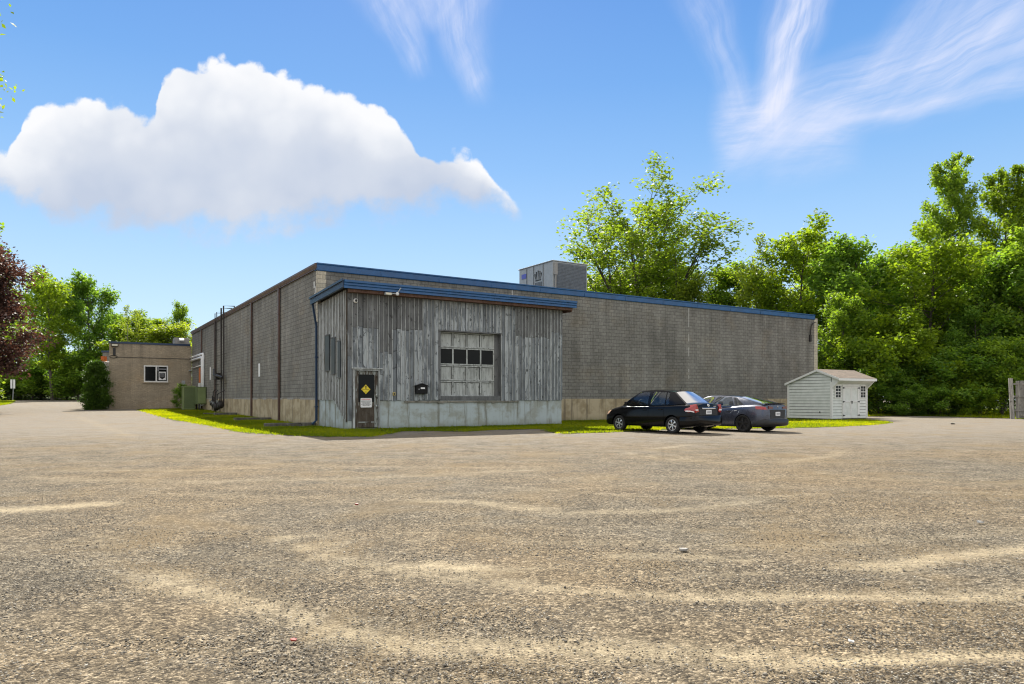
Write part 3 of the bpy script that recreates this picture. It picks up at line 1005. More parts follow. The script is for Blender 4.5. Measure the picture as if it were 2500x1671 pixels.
def warehouse():
    w = frame('warehouse', 'long grey concrete block warehouse with a blue metal edge along its flat roof', 'warehouse')
    T = 0.3
    b = MB()
    b.box(0, 0, FT, WL - 0.4, T, WH - 0.35)
    b.build('front_wall', MATS['block'], w)
    b = MB()
    b.box(0, T, FT, T, WD, WH - 0.28)
    b.build('side_wall', MATS['block'], w)
    b = MB()
    b.box(WL - T, T, 0, WL, WD, WH - 0.28).box(T, WD - T, 0, WL - T, WD, WH - 0.28)
    b.build('rear_wall', MATS['block'], w)
    b = MB()
    b.box(-0.03, -0.03, -0.5, WL + 0.03, 0.28, FT - 0.001).box(-0.03, 0.28, -0.5, 0.28, WD, FT - 0.001)
    # the uneven mortar fillet on top of the footing
    b.build('foundation', MATS['foundation'], w)
    b = MB()
    rng = random.Random(4)
    y = 0.0
    while y < 34:
        L = rng.uniform(0.4, 1.4)
        if rng.random() < 0.78:
            b.box(-0.035, y, FT - 0.03 - rng.uniform(0, .02), -0.002, y + L, FT + rng.uniform(0.02, 0.05))
        y += L
    b.build('mortar_fillet', MATS['roof_stone'], w)
    # quoins: paler toothed corner blocks
    b = MB()
    z = 4.9
    k = 0
    while z < WH - 0.36:
        b.box(-0.012, -0.012, z, 0.40 if k % 2 else 0.36, 0.2, min(z + 0.20, WH - 0.36))
        z += 0.203
        k += 1
    b.build('quoin', MATS['quoin'], w)
    b = MB()
    z, k = FT, 0
    while z < WH - 0.35:
        b.box(WL - 0.4, -0.01, z, WL + 0.01, 0.42 if k % 2 else 0.32, min(z + 0.203, WH - 0.1))
        z += 0.203
        k += 1
    b.build('quoin', MATS['quoin'], w)
    b = MB()
    b.box(0.25, 0.25, WH - 0.62, WL - 0.25, WD - 0.25, WH - 0.45)
    b.build('roof', MATS['roof_tar'], w)
    # pressed blue edge on the front, in lengths
    b = MB()
    n = 12
    for i in range(n):
        x0, x1 = -0.06 + i * (WL - 0.3) / n, -0.06 + (i + 1) * (WL - 0.3) / n
        b.prism([(-0.075, WH - 0.335), (-0.05, WH - 0.37), (-0.05, WH - 0.09), (-0.085, WH - 0.05), (-0.085, WH), (0.32, WH + 0.015), (0.32, WH - 0.335)],
                'x', x0, x1 - 0.004)
    b.build('roof_edge', MATS['blue_metal'], w)
    b = MB()
    b.prism([(-0.14, WH - 0.10), (-0.14, WH - 0.02), (0.3, WH + 0.0), (0.3, WH - 0.27), (-0.02, WH - 0.27), (-0.08, WH - 0.24)], 'y', -0.03, WD)
    b.box(-0.10, 0.02, WH - 0.30, -0.004, WD, WH - 0.272)
    b.build('gutter', MATS['brown_metal'], w)
    # brown downpipes down the side wall
    for t in (6.85, 13.7, 26.8, 33.5):
        b = MB()
        b.box(-0.13, t - 0.085, 0.06 + 0.0128 * t * 0.75, -0.036, t + 0.085, WH - 0.28)
        b.box(-0.15, t - 0.1, FT + 2.2, -0.036, t + 0.1, FT + 2.26)
        b.box(-0.15, t - 0.1, FT + 4.6, -0.036, t + 0.1, FT + 4.66)
        b.build('downpipe', MATS['brown_metal'], w)
    # white number strips fixed to the side wall
    for t, z0, z1, wd_ in ((11.85, 2.65, 3.45, 0.2), (7.1, 2.85, 3.75, 0.12), (29.3, 2.85, 3.9, 0.28)):
        b = MB()
        b.box(-0.02, t - wd_, z0, -0.004, t + wd_, z1)
        b.build('wall_strip', MATS['white_sign'], w)
    # white conduits from the office corner
    for dz, off in ((0.0, 0.12), (-0.28, 0.16)):
        b = MB()
        ts = 32.2 + (0.0 if dz == 0 else 0.36)
        zt_ = 5.15 + dz
        b.tube([(-off, WD, zt_), (-off, ts + 0.12, zt_), (-off, ts, zt_ - 0.12), (-off, ts, 0.7)], 0.10, 10)
        b.build('white_conduit', MATS['white_pipe'], w, smooth=True)
    b = MB()
    b.tube([(-0.1, 38.6, 4.15), (-0.1, 33.0, 4.22)], 0.05, 8)
    b.build('white_conduit', MATS['white_pipe'], w, smooth=True)
    # side door at the far end, orange over pale
    b = MB()
    b.box(-0.045, 33.9, 0.5, -0.034, 35.6, 2.7)
    d = b.build('side_door', MATS['white_trim'], w)
    b = MB()
    b.box(-0.06, 34.3, 2.72, -0.0, 35.0, 4.05)
    b.build('transom', MATS['orange_paint'], d)
    # sealant in the two control joints of the front
    for s, z0 in ((10.75, 6.0), (24.45, 1.9)):
        b = MB()
        rng = random.Random(int(s))
        z = z0
        while z < WH - 0.38:
            L = rng.uniform(0.15, 0.6)
            if rng.random() < (0.95 if z0 > 5 else 0.72):
                b.box(s - 0.015, -0.006, z, s + 0.015, -0.001, min(z + L, WH - 0.38))
            z += L
        b.build('joint_sealant', MATS['paper'], w)
    # bent service bracket high at the far end
    b = MB()
    b.tube([(WL - 0.95, -0.05, 6.05), (WL - 0.95, -0.12, 6.75), (WL - 0.8, -0.14, 6.95), (WL - 0.35, -0.08, 7.1)], 0.035, 8)
    b.box(WL - 1.05, -0.1, 5.6, WL - 0.85, -0.002, 6.1)
    b.build('service_bracket', MATS['iron_pipe'], w)
    # plaster splash on the near corner
    b = MB()
    for (yy, z, ww, hh) in ((0.5, 6.55, 0.12, 0.3), (0.35, 6.25, 0.08, 0.35), (0.4, 5.8, 0.1, 0.5)):
        b.box(-0.008, yy, z, -0.001, yy + ww, z + hh)
    b.build('plaster_patch', MATS['paper'], w)
    return w


warehouse()


def iron_run(t, pts, r):
    return [(-o, t + dt, z) for o, dt, z in pts], r


def gas_meters():
    g = frame('gas_riser', 'dark iron gas risers climbing over the warehouse parapet with meters at their foot', 'gas pipes')
    for t0, r, top in ((25.0, 0.024, 7.95), (25.75, 0.024, 7.92), (23.15, 0.042, 8.05), (22.2, 0.038, 8.12)):
        b = MB()
        o = 0.24
        b.tube([(-o, t0, 0.75), (-o, t0, top), (0.5, t0 - 0.02, top + 0.02), (0.52, t0, 7.3)], r, 8)
        for z in (2.4, 4.6, 6.6):
            b.box(-o - 0.03, t0 - 0.03, z, -0.002, t0 + 0.03, z + 0.015)
        b.build('riser', MATS['iron_pipe'], g, smooth=False)
    b = MB()
    b.tube([(-0.3, 25.75, 3.55), (-0.42, 24.9, 3.1), (-0.42, 23.4, 3.0), (-0.3, 22.3, 2.85)], 0.10, 10)
    b.box(-0.5, 24.0, 2.75, -0.14, 24.8, 3.25)
    b.build('regulator', MATS['iron_pipe'], g)
    for (tt, z, s, o) in ((25.8, 0.95, 0.20, 0.40), (24.7, 0.85, 0.24, 0.45), (23.3, 0.72, 0.30, 0.55), (21.9, 0.85, 0.26, 0.5)):
        b = MB()
        b.lathe([(0.0, -0.2), (s * 0.7, -0.2), (s, -0.1), (s, 0.1), (s * 0.7, 0.2), (0.0, 0.2)], 'x', (-o, tt, z), 16)
        b.box(-o - 0.12, tt - s * 0.7, z + s * 0.6, -o + 0.12, tt + s * 0.7, z + s * 1.25)
        b.tube([(-o, tt - s, z), (-o, tt - s, z + 0.9), (-0.24, tt - s, z + 1.1)], 0.035, 8)
        b.tube([(-o, tt + s, z - 0.5), (-o, tt + s, z + 0.6)], 0.035, 8)
        m = b.build('meter', MATS['iron_pipe'], g)
        b = MB()
        b.lathe([(0.0, 0.0), (0.1, 0.0), (0.1, 0.03), (0.0, 0.03)], 'x', (-o - 0.25, tt, z + s * 0.9), 12)
        b.build('dial', MATS['grey_metal'], m)


gas_meters()


def cabinets():
    z0 = float(zt(-28, 60))
    x, y = -27.75, 60.0
    g = empty('transformer_cabinet', (x, y, z0), AX, 'tall green metal transformer cabinet standing free in front of the brick office', 'utility cabinet')
    b = MB()
    b.box(-0.5, -0.45, 0.06, 0.42, 0.75, 1.95)
    b.prism([(-0.56, 1.95), (0.46, 1.95), (0.46, 2.02), (0.0, 2.08), (-0.56, 2.02)], 'y', -0.5, 0.8)
    b.build('cabinet_body', MATS['green_metal'], g, bevel=0.012)
    b = MB()
    b.box(-0.46, -0.475, 0.16, 0.38, -0.452, 1.88)
    d = b.build('cabinet_door', MATS['green_metal_dark'], g, bevel=0.006)
    b = MB()
    b.box(-0.515, -0.1, 0.95, -0.502, -0.02, 1.2)
    b.build('latch', MATS['black_metal'], g)
    b = MB()
    b.box(-0.62, -0.6, -0.25, 0.55, 0.9, 0.058)
    b.build('pad', MATS['curb'], g)
    g = frame('wall_cabinet', 'shorter green metal cabinet fixed to the block wall beside the tall one', 'utility cabinet')
    b = MB()
    b.box(-0.75, 31.1, 0.85, -0.034, 33.4, 2.3)
    b.build('cabinet_body', MATS['green_metal_dark'], g, bevel=0.012)
    b = MB()
    b.box(-0.70, 31.07, 0.92, -0.1, 31.098, 2.22)
    b.build('cabinet_door', MATS['green_metal'], g, bevel=0.006)
    b = MB()
    b.box(-0.6, 31.4, 0.2, -0.5, 31.5, 0.848)
    b.build('cabinet_leg', MATS['black_metal'], g)
    b = MB()
    b.box(-0.6, 33.0, 0.2, -0.5, 33.1, 0.848)
    b.build('cabinet_leg', MATS['black_metal'], g)


cabinets()


def rooftop_unit():
    # world corner facing the viewer
    g = empty('rooftop_unit', (2.51, 43.0, 7.2), AX, 'grey rooftop air conditioning unit behind the blue roof edge', 'air conditioner')
    b = MB()
    b.box(0.02, 0.02, 0, 2.7, 3.82, 2.6)
    b.build('housing', MATS['grey_metal'], g, bevel=0.02)
    b = MB()
    b.box(0.3, -0.015, 0.15, 2.62, 0.018, 2.52)
    for i in range(26):
        b.box(0.32, -0.03, 0.2 + i * 0.088, 2.6, -0.016, 0.245 + i * 0.088)
    b.build('coil_panel', MATS['dark_grey_metal'], g)
    b = MB()
    b.box(-0.04, -0.04, 2.601, 2.76, 3.88, 2.66)
    b.build('lid', MATS['grey_metal'], g, bevel=0.015)
    b = MB()
    for y in (1.05, 2.1, 2.9):
        b.box(-0.012, y - 0.02, 0.05, 0.018, y + 0.02, 2.56)
    b.build('panel_seam', MATS['dark_grey_metal'], g)
    b = MB()
    b.box(0.05, -0.14, 1.75, 0.28, 0.018, 2.5)
    b.tube([(0.17, -0.07, 1.75), (0.17, -0.07, 0.6)], 0.06, 8)
    b.build('junction_box', MATS['roof_stone'], g, bevel=0.01)
    b = MB()
    b.box(-0.008, 2.95, 1.95, 0.018, 3.5, 2.25)
    b.build('blue_label', MATS['blue_print'], g)
    b = MB()                                    # a crown of dots over a bar
    for i, (y, z) in enumerate(((1.95, 2.02), (1.8, 2.14), (1.6, 2.2), (1.4, 2.14), (1.25, 2.02))):
        b.lathe([(0, -0.006), (0.055, -0.006), (0.055, 0.018), (0, 0.018)], 'x', (0, y, z), 10)
        b.prism([(y - 0.04, z - 0.06), (y + 0.04, z - 0.06), (1.6 + (y - 1.6) * 0.75, 1.68)], 'x', -0.005, 0.018)
    b.box(-0.006, 1.3, 1.60, 0.018, 1.9, 1.66)
    b.build('crown_mark', MATS['black_print'], g)
    b = MB()
    b.box(-0.006, 1.2, 1.2, 0.018, 1.95, 1.5)
    b.build('vent_plate', MATS['dark_grey_metal'], g)


rooftop_unit()


def ties():
    spec = [(0.3, 0.0, 2.35, 0.16, 0.2, 'pale weathered timber laid on the grass next to the blue downpipe'),
            (8.8, 0.0, 2.05, 0.13, 0.18, 'dark timber on the grass just left of the nearest brown downpipe'),
            (17.9, 0.1, 1.6, 0.16, 0.24, 'thick dark timber on the grass between the gas meters and the middle downpipe'),
            (20.3, 0.0, 1.9, 0.07, 0.2, 'thin flat timber almost sunk in the grass by the gas meters')]
    for y, a, L, h, w_, lab in spec:
        x0, y0 = W2(-L, y)
        g = MB()
        g.box(-L, y - w_, -0.1, -a - 0.06, y + w_ * 0.6, h + 0.03)
        x1, y1 = W2(-1, y)
        o = g.build('landscape_timber', MATS['timber'], None, bevel=0.02, loc=(CX, CY, float(zt(x1, y1))), rot=(0, 0, AX))
        tag(o, lab, 'timber', 'timbers laid across the grass')


ties()

# ================================================================ the wooden annex
ALN, ADP = 11.2, 4.05                         # along the warehouse front, out from it


def annex():
    a = frame('wooden_annex', 'weathered grey board shed with a blue roof edge built against the warehouse corner', 'shed')
    yf = -ADP
    rng = random.Random(11)
    # ---- concrete base
    b = MB()
    b.box(0.05, yf + 0.04, -0.5, 0.22, -0.035, 1.24)
    b.box(1.45, yf + 0.04, -0.5, ALN - 0.05, yf + 0.3, 1.22)
    b.box(ALN - 0.25, yf + 0.3, -0.5, ALN - 0.05, -0.035, 1.22)
    b.box(0.22, yf + 0.06, -0.5, 1.45, yf + 0.3, 0.03)
    b.build('base', MATS['painted_concrete'], a)
    b = MB()
    b.box(2.6, yf - 0.005, 1.13, 8.3, yf + 0.038, 1.205)
    for i in range(16):
        s = rng.uniform(2.6, 8.2)
        b.box(s, yf - 0.012, 1.09 + rng.uniform(0, .05), s + rng.uniform(.1, .4), yf + 0.037, 1.2)
    b.build('base_ledge', MATS['curb'], a)
    # ---- lower core, near black to stand for the shadow in the board gaps
    b = MB()
    b.box(0.06, yf + 0.06, 1.23, 4.30, yf + 0.16, 5.75)
    b.box(7.60, yf + 0.06, 1.23, ALN - 0.06, yf + 0.16, 5.75)
    b.box(4.30, yf + 0.06, 4.40, 7.60, yf + 0.16, 5.75)
    b.box(0.06, yf + 0.16, 1.25, 0.16, -0.04, 5.7)
    b.box(ALN - 0.16, yf + 0.16, 1.23, ALN - 0.06, -0.04, 5.75)
    b.box(0.06, yf + 0.06, 0.0, 0.26, yf + 0.16, 1.225)
    b.build('sheathing', MATS['room_gap_shade'], a)

    # ---- front boards, upper course dark, lower course pale
    up, lo, bt = MB(), MB(), MB()

    def boards(s0, s1, zlo, ztop, step, zsplit=None):
        s = s0
        while s < s1 - 0.03:
            w_ = min(step * rng.uniform(0.92, 1.08), s1 - s)
            tint = rng.random()
            j = rng.uniform(0, 0.008)
            zs = zsplit + rng.choice((-0.05, 0, 0, 0.05)) if zsplit else zlo
            if zsplit:
                lo.box(s + 0.018, yf + 0.01 - j, zlo + rng.uniform(-0.02, .02), s + w_ - 0.018, yf + 0.055, zs - 0.012, rng.random())
                up.box(s + 0.018, yf + 0.0 - j, zs, s + w_ - 0.018, yf + 0.055, ztop, tint)
            else:
                lo.box(s + 0.018, yf + 0.01 - j, zlo, s + w_ - 0.018, yf + 0.055, ztop, tint)
            if rng.random() < 0.93:
                z0 = zlo + rng.uniform(-0.03, 0.03)
                zm = zs if zsplit else None
                x0 = s - 0.046
                if x0 > 0:
                    if zm:
                        bt.box(x0, yf - 0.026, z0, x0 + 0.042, yf - 0.011, zm, rng.uniform(0.2, 1.0))
                        bt.box(x0, yf - 0.032, zm + 0.004, x0 + 0.042, yf - 0.011, ztop, rng.uniform(0.0, 0.45))
                    else:
                        bt.box(x0, yf - 0.026, z0, x0 + 0.042, yf - 0.011, ztop, rng.uniform(0.1, 0.9))
            s += w_
    boards(0.03, 0.245, 0.35, 5.8, 0.215, 3.1)
    boards(0.245, 1.45, 2.62, 5.8, 0.225, 4.32)
    boards(1.45, 2.05, 1.24, 5.8, 0.21, 3.3)
    boards(2.05, 3.5, 1.22, 5.8, 0.205, 4.3)
    boards(3.5, 4.30, 1.24, 5.8, 0.2, None)
    boards(4.30, 7.60, 4.42, 5.8, 0.19, None)
    boards(7.60, 8.4, 1.2, 5.8, 0.2, None)
    boards(8.4, 10.5, 1.22, 5.8, 0.19, 4.3)
    boards(10.5, ALN, 1.22, 5.8, 0.19, 4.6)
    lo.box(8.45, yf - 0.012, 2.72, 10.4, yf - 0.002, 2.76, 0.05)
    lo.build('lower_boards', MATS['boards'], a)
    up.build('upper_boards', MATS['old_boards'], a)
    bt.build('battens', MATS['battens'], a)
    # ---- ribbed side; the boards step down towards the front corner
    b, r = MB(), MB()
    y = -0.06
    k = 0
    n = 19
    w_ = (ADP - 0.1) / n
    for k in range(n):
        y1 = -0.06 - k * w_
        f = max(0.0, (k - n * 0.56) / (n * 0.44))
        zl = 1.25 - f * 1.05
        b.box(0.012, y1 - w_ * 0.75, zl, 0.058, y1 - w_ * 0.35, 5.72 + 0.01 * k, 0.2 * rng.random())
        r.box(-0.014, y1 - w_ * 0.42, zl - 0.01, 0.010, y1, 5.7 + 0.01 * k, rng.uniform(0.55, 1.0))
    b.build('side_boards', MATS['worn_door_rib_shade'], a)  # dark brown used here as the shade in the recesses between ribs
    r.build('side_ribs', MATS['battens'], a)
    # right end
    b = MB()
    for k in range(20):
        b.box(ALN - 0.055, yf + 0.06 + k * 0.198, 1.22, ALN - 0.005, yf + 0.25 + k * 0.198, 5.8, rng.random())
    b.build('end_boards', MATS['boards'], a)
    # ---- three tall slots in the side, boarded up
    for (y0, y1, z0, z1) in ((-1.25, -1.85, 2.58, 4.12), (-2.15, -2.62, 2.4, 3.95), (-3.0, -3.35, 2.22, 3.75)):
        b = MB()
        b.box(-0.062, y1, z0, -0.004, y0, z1)
        wn = b.build('side_window', MATS['boarded_pane'], a)
        b = MB()
        b.box(-0.08, y1 - 0.02, z1, -0.0, y0 + 0.02, z1 + 0.05)
        b.build('window_head', MATS['old_boards'], wn)
        b = MB()
        b.box(-0.075, y1 - 0.02, z0 - 0.04, 0, y0 + 0.02, z0)
        b.build('window_sill', MATS['old_boards'], wn)
    # ---- roof
    zr = lambda y: 5.97 - 0.045 * y            # top of the roof by distance out from the warehouse
    b = MB()
    yo = yf - 0.55
    b.prism([(-0.0, zr(0) - 0.12), (-0.0, zr(0) - 0.03), (yo, zr(yo) - 0.03), (yo, zr(yo) - 0.12)], 'x', -0.25, ALN + 0.42)
    b.build('roof', MATS['roof_tar'], a)
    b = MB()
    b.box(-0.1, yf - 0.42, zr(yf) - 0.43, ALN + 0.30, yf - 0.38, zr(yf) - 0.13, 0.3)
    b.box(0.0, yf - 0.38, zr(yf) - 0.42, ALN + 0.28, yf - 0.0, zr(yf) - 0.40, 0.2)
    b.box(ALN + 0.26, yf - 0.38, zr(yf) - 0.5, ALN + 0.30, 0, zr(yf) - 0.13, 0.3)
    b.build('eave_board', MATS['red_board'], a)
    b = MB()                                   # ribbed blue metal edge: front
    zf = zr(yf - 0.6)

    def lip(zz, y):
        return [(y + 0.02, zz - 0.34), (y - 0.03, zz - 0.33), (y - 0.005, zz - 0.22), (y - 0.055, zz - 0.20), (y - 0.03, zz - 0.11), (y - 0.085, zz - 0.09), (y - 0.085, zz), (y + 0.25, zz + 0.015), (y + 0.25, zz - 0.02), (y + 0.02, zz - 0.03)]
    n = 5
    for i in range(n):
        x0 = -0.3 + i * (ALN + 0.77) / n
        b.prism(lip(zf, yf - 0.52), 'x', x0, x0 + (ALN + 0.77) / n - 0.006)
    b.build('front_edge', MATS['blue_metal'], a)
    for x0, x1 in ((-0.36, -0.255), (ALN + 0.40, ALN + 0.5)):      # left and right returns
        b = MB()
        b.prism([(0.0, zr(0) - 0.3), (0.0, zr(0) + 0.01), (yf - 0.5, zr(yf - 0.5) + 0.01), (yf - 0.5, zr(yf - 0.5) - 0.3)], 'x', x0, x1)
        b.build('side_edge', MATS['navy_metal'], a)
    b = MB()
    b.prism([(0.0, zr(0) - 0.06), (0.0, zr(0) + 0.03), (yf - 0.62, zr(yf - 0.62) + 0.03), (yf - 0.62, zr(yf - 0.62) - 0.06)], 'x', -0.42, -0.361)
    b.build('side_lip', MATS['navy_metal'], a)
    b = MB()
    b.tube([(-0.3, -0.15, 5.75), (-0.22, -0.12, 5.3), (-0.1, -0.08, 4.7), (-0.1, -0.08, 0.3), (-0.3, -0.15, 0.12)], 0.062, 4)
    b.box(-0.17, -0.02, 3.2, -0.03, -0.16, 3.26).box(-0.17, -0.02, 0.9, -0.03, -0.16, 0.96)
    b.build('downspout', MATS['navy_metal'], a)
    # ---- entrance door
    f0, f1, zt0 = 0.25, 1.45, 2.56
    b = MB()
    b.box(f0, yf - 0.04, 0.06, f0 + 0.09, yf + 0.14, zt0, 0.75).box(f1 - 0.07, yf - 0.04, 0.06, f1, yf + 0.14, zt0, 0.5)
    b.box(f0 + 0.09, yf - 0.04, zt0 - 0.07, f1 - 0.07, yf + 0.14, zt0, 0.7)
    b.build('door_frame', MATS['battens'], a)
    b = MB()
    b.box(f0 - 0.06, yf - 0.09, zt0 + 0.002, f1 + 0.10, yf + 0.05, zt0 + 0.055, 0.8)
    b.build('drip_board', MATS['battens'], a)
    d0, d1 = f0 + 0.10, f1 - 0.08
    b = MB()
    yd = yf + 0.03
    b.box(d0, yd, 0.08, d0 + 0.16, yd + 0.05, 2.47, 0.35).box(d1 - 0.15, yd, 0.08, d1, yd + 0.05, 2.47, 0.85)
    b.box(d0 + 0.16, yd, 2.33, d1 - 0.15, yd + 0.05, 2.47, 0.8)
    b.box(d0 + 0.16, yd, 0.98, d1 - 0.15, yd + 0.05, 1.16, 0.35)
    b.box(d0 + 0.16, yd, 0.08, d1 - 0.15, yd + 0.05, 0.30, 0.15)
    b.box(d0 + 0.16, yd + 0.02, 0.30, d1 - 0.15, yd + 0.045, 0.98, 0.0)
    b.box(d0 + 0.14, yd - 0.012, 0.28, d1 - 0.13, yd - 0.0, 0.33, 0.95)
    door = b.build('door', MATS['worn_door_rib_shade'], a)
    b = MB()
    b.box(d0 + 0.155, yd + 0.02, 1.155, d1 - 0.145, yd + 0.028, 2.335)
    b.build('pane', MATS['dark_pane'], door)
    b = MB()
    b.box(d0 + 0.2, yd + 0.05, 1.2, d0 + 0.52, yd + 0.06, 2.3)
    b.build('inner_board', MATS['room_gap_shade'], door)
    for z in (0.98, 1.45):
        b = MB()
        b.lathe([(0.0, -0.07), (0.028, -0.065), (0.035, -0.045), (0.014, -0.03), (0.03, -0.004), (0.03, 0.0)], 'y', (d1 - 0.07, yd, z), 14)
        b.build('knob', MATS['chrome'], door, smooth=True)
    b = MB()
    b.box(f0 + 0.02, yf - 0.14, 0.0, f1 - 0.02, yf + 0.05, 0.055, 0.2)
    b.build('threshold', MATS['old_boards'], a)
    # ---- overhead door, set back in its opening
    g0, g1, gz0, gz1 = 4.36, 7.30, 1.42, 4.36
    yg = yf + 0.24
    b = MB()
    b.box(4.24, yf + 0.0, 1.26, 4.36, yg + 0.1, 4.40, 0.55)
    b.box(7.30, yg - 0.02, 1.26, 7.60, yg + 0.1, 4.40, 0.45).box(7.54, yf - 0.0, 1.26, 7.60, yg - 0.02, 4.40, 0.4)
    b.box(4.24, yf - 0.04, 4.36, 7.62, yf + 0.06, 4.42, 0.3)
    b.box(4.36, yf + 0.02, 1.225, 7.54, yg + 0.1, 1.42, 0.1)
    gd = b.build('overhead_door', MATS['old_boards'], a)
    rows = [(1.42, 2.12), (2.14, 2.84), (2.86, 3.64), (3.66, 4.36)]
    cw = (g1 - g0) / 4
    for ri, (z0, z1) in enumerate(rows):
        b = MB()
        b.box(g0, yg + 0.015, z0, g1, yg + 0.05, z1, rng.uniform(.4, .8)) if ri != 2 else None
        b.box(g0, yg - 0.02, z0, g1, yg + 0.014, z0 + 0.055, rng.uniform(.5, .9)).box(g0, yg - 0.02, z1 - 0.055, g1, yg + 0.014, z1, rng.uniform(.5, .9))
        for c in range(5):
            x = g0 + c * cw
            x0, x1 = (x, x + 0.055) if c == 0 else ((x - 0.055, x) if c == 4 else (x - 0.035, x + 0.035))
            b.box(x0, yg - 0.019, z0 + 0.055, x1, yg + 0.014, z1 - 0.055, rng.uniform(.4, .9))
        o = b.build('door_section', MATS['door_panel'], gd)
        if ri != 2:
            b = MB()
            for c in range(1, 4):
                x = g0 + c * cw
                b.box(x - 0.055, yg - 0.004, z0 + 0.056, x - 0.0355, yg + 0.0145, z1 - 0.056).box(x + 0.0355, yg - 0.004, z0 + 0.056, x + 0.055, yg + 0.0145, z1 - 0.056)
            b.box(g0 + 0.056, yg - 0.004, z1 - 0.075, g1 - 0.056, yg + 0.0143, z1 - 0.0555)
            b.build('panel_edge_shade', MATS['room_gap_shade'], o)  # near-black strips painted in as shade along stiles and under the rail
        if ri == 2:
            for c in range(4):
                b = MB()
                b.box(g0 + c * cw + 0.03, yg + 0.004, z0 + 0.05, g0 + (c + 1) * cw - 0.03, yg + 0.01, z1 - 0.05)
                b.build('pane', MATS['dark_pane'], o)
    # things behind the panes stay dark
    b = MB()
    b.box(0.3, yf + 0.9, 0.0, ALN - 0.3, yf + 1.0, 5.6).box(0.3, yf + 0.3, 0.0, ALN - 0.3, yf + 0.9, 0.02)
    b.build('inner_wall', MATS['room_gap_shade'], a)
    return a


annex()


def placard():
    yd = -ADP + 0.03 + 0.012
    g = frame('hazard_placard', 'yellow diamond hazard placard on the dark glass of the worn door', 'sign')
    cx, cz, h = 0.84, 1.70, 0.205
    b = MB()
    b.prism([(cx, cz - h), (cx + h, cz), (cx, cz + h), (cx - h, cz)], 'y', yd - 0.004, yd)
    b.build('placard_face', MATS['yellow_sign'], g)
    b = MB()
    k = h - 0.02
    k2 = h - 0.027
    P = [(0, -1), (1, 0), (0, 1), (-1, 0)]
    for i in range(4):
        p, q_ = P[i], P[(i + 1) % 4]
        b.prism([(cx + p[0] * k, cz + p[1] * k), (cx + q_[0] * k, cz + q_[1] * k), (cx + q_[0] * k2, cz + q_[1] * k2), (cx + p[0] * k2, cz + p[1] * k2)], 'y', yd - 0.006, yd - 0.0045)
    # flame over a ring
    b.prism([(cx - 0.03, cz + 0.085), (cx - 0.036, cz + 0.115), (cx - 0.018, cz + 0.125), (cx - 0.012, cz + 0.158), (cx + 0.006, cz + 0.128), (cx + 0.02, cz + 0.142), (cx + 0.034, cz + 0.11), (cx + 0.03, cz + 0.085)], 'y', yd - 0.006, yd - 0.0045)
    b.lathe([(0.022, yd - 0.006), (0.034, yd - 0.006), (0.034, yd - 0.0045), (0.022, yd - 0.0045), (0.022, yd - 0.006)], 'y', (cx, 0, cz + 0.058), 16)
    b.box(cx - 0.036, yd - 0.006, cz + 0.016, cx + 0.036, yd - 0.0045, cz + 0.022)
    b.build('flame_symbol', MATS['black_print'], g)
    text('placard_word', 'OXIDIZER', 0.066, MATS['black_print'], g, (cx, yd - 0.006, cz - 0.012), (R(90), 0, 0))
    text('placard_class', '5.1', 0.075, MATS['black_print'], g, (cx, yd - 0.006, cz - 0.115), (R(90), 0, 0))


placard()


def notice():
    yd = -ADP + 0.03 - 0.004
    g = frame('door_notice', 'white rounded notice with a red heading under the yellow diamond on the door', 'sign')
    x0, x1, z0, z1 = 0.60, 1.10, 0.93, 1.33
    b = MB()
    r = 0.035
    pts = []
    for (cx, cz, a0) in ((x1 - r, z1 - r, 0), (x0 + r, z1 - r, 90), (x0 + r, z0 + r, 180), (x1 - r, z0 + r, 270)):
        for k in range(5):
            t = R(a0 + k * 22.5)
            pts.append((cx + r * math.cos(t), cz + r * math.sin(t)))
    b.prism(pts, 'y', yd - 0.006, yd)
    b.build('notice_face', MATS['white_sign'], g)
    rng = random.Random(2)
    b = MB()
    for (za, zb) in ((1.285, 1.30), (1.255, 1.274)):
        x = x0 + 0.04
        while x < x1 - 0.06:
            w_ = rng.uniform(0.02, 0.06)
            b.box(x, yd - 0.008, za, min(x + w_, x1 - 0.04), yd - 0.0065, zb)
            x += w_ + 0.008
    b.build('heading_line', MATS['red_print'], g)
    b = MB()
    for (z, m) in ((1.205, 0.03), (1.16, 0.03), (1.115, 0.085), (1.07, 0.03), (1.025, 0.09)):
        x = x0 + m
        while x < x1 - m - 0.01:
            w_ = rng.uniform(0.02, 0.07)
            b.box(x, yd - 0.008, z - 0.012, min(x + w_, x1 - m), yd - 0.0065, z + 0.012)
            x += w_ + 0.010
    b.build('print_line', MATS['black_print'], g)


notice()


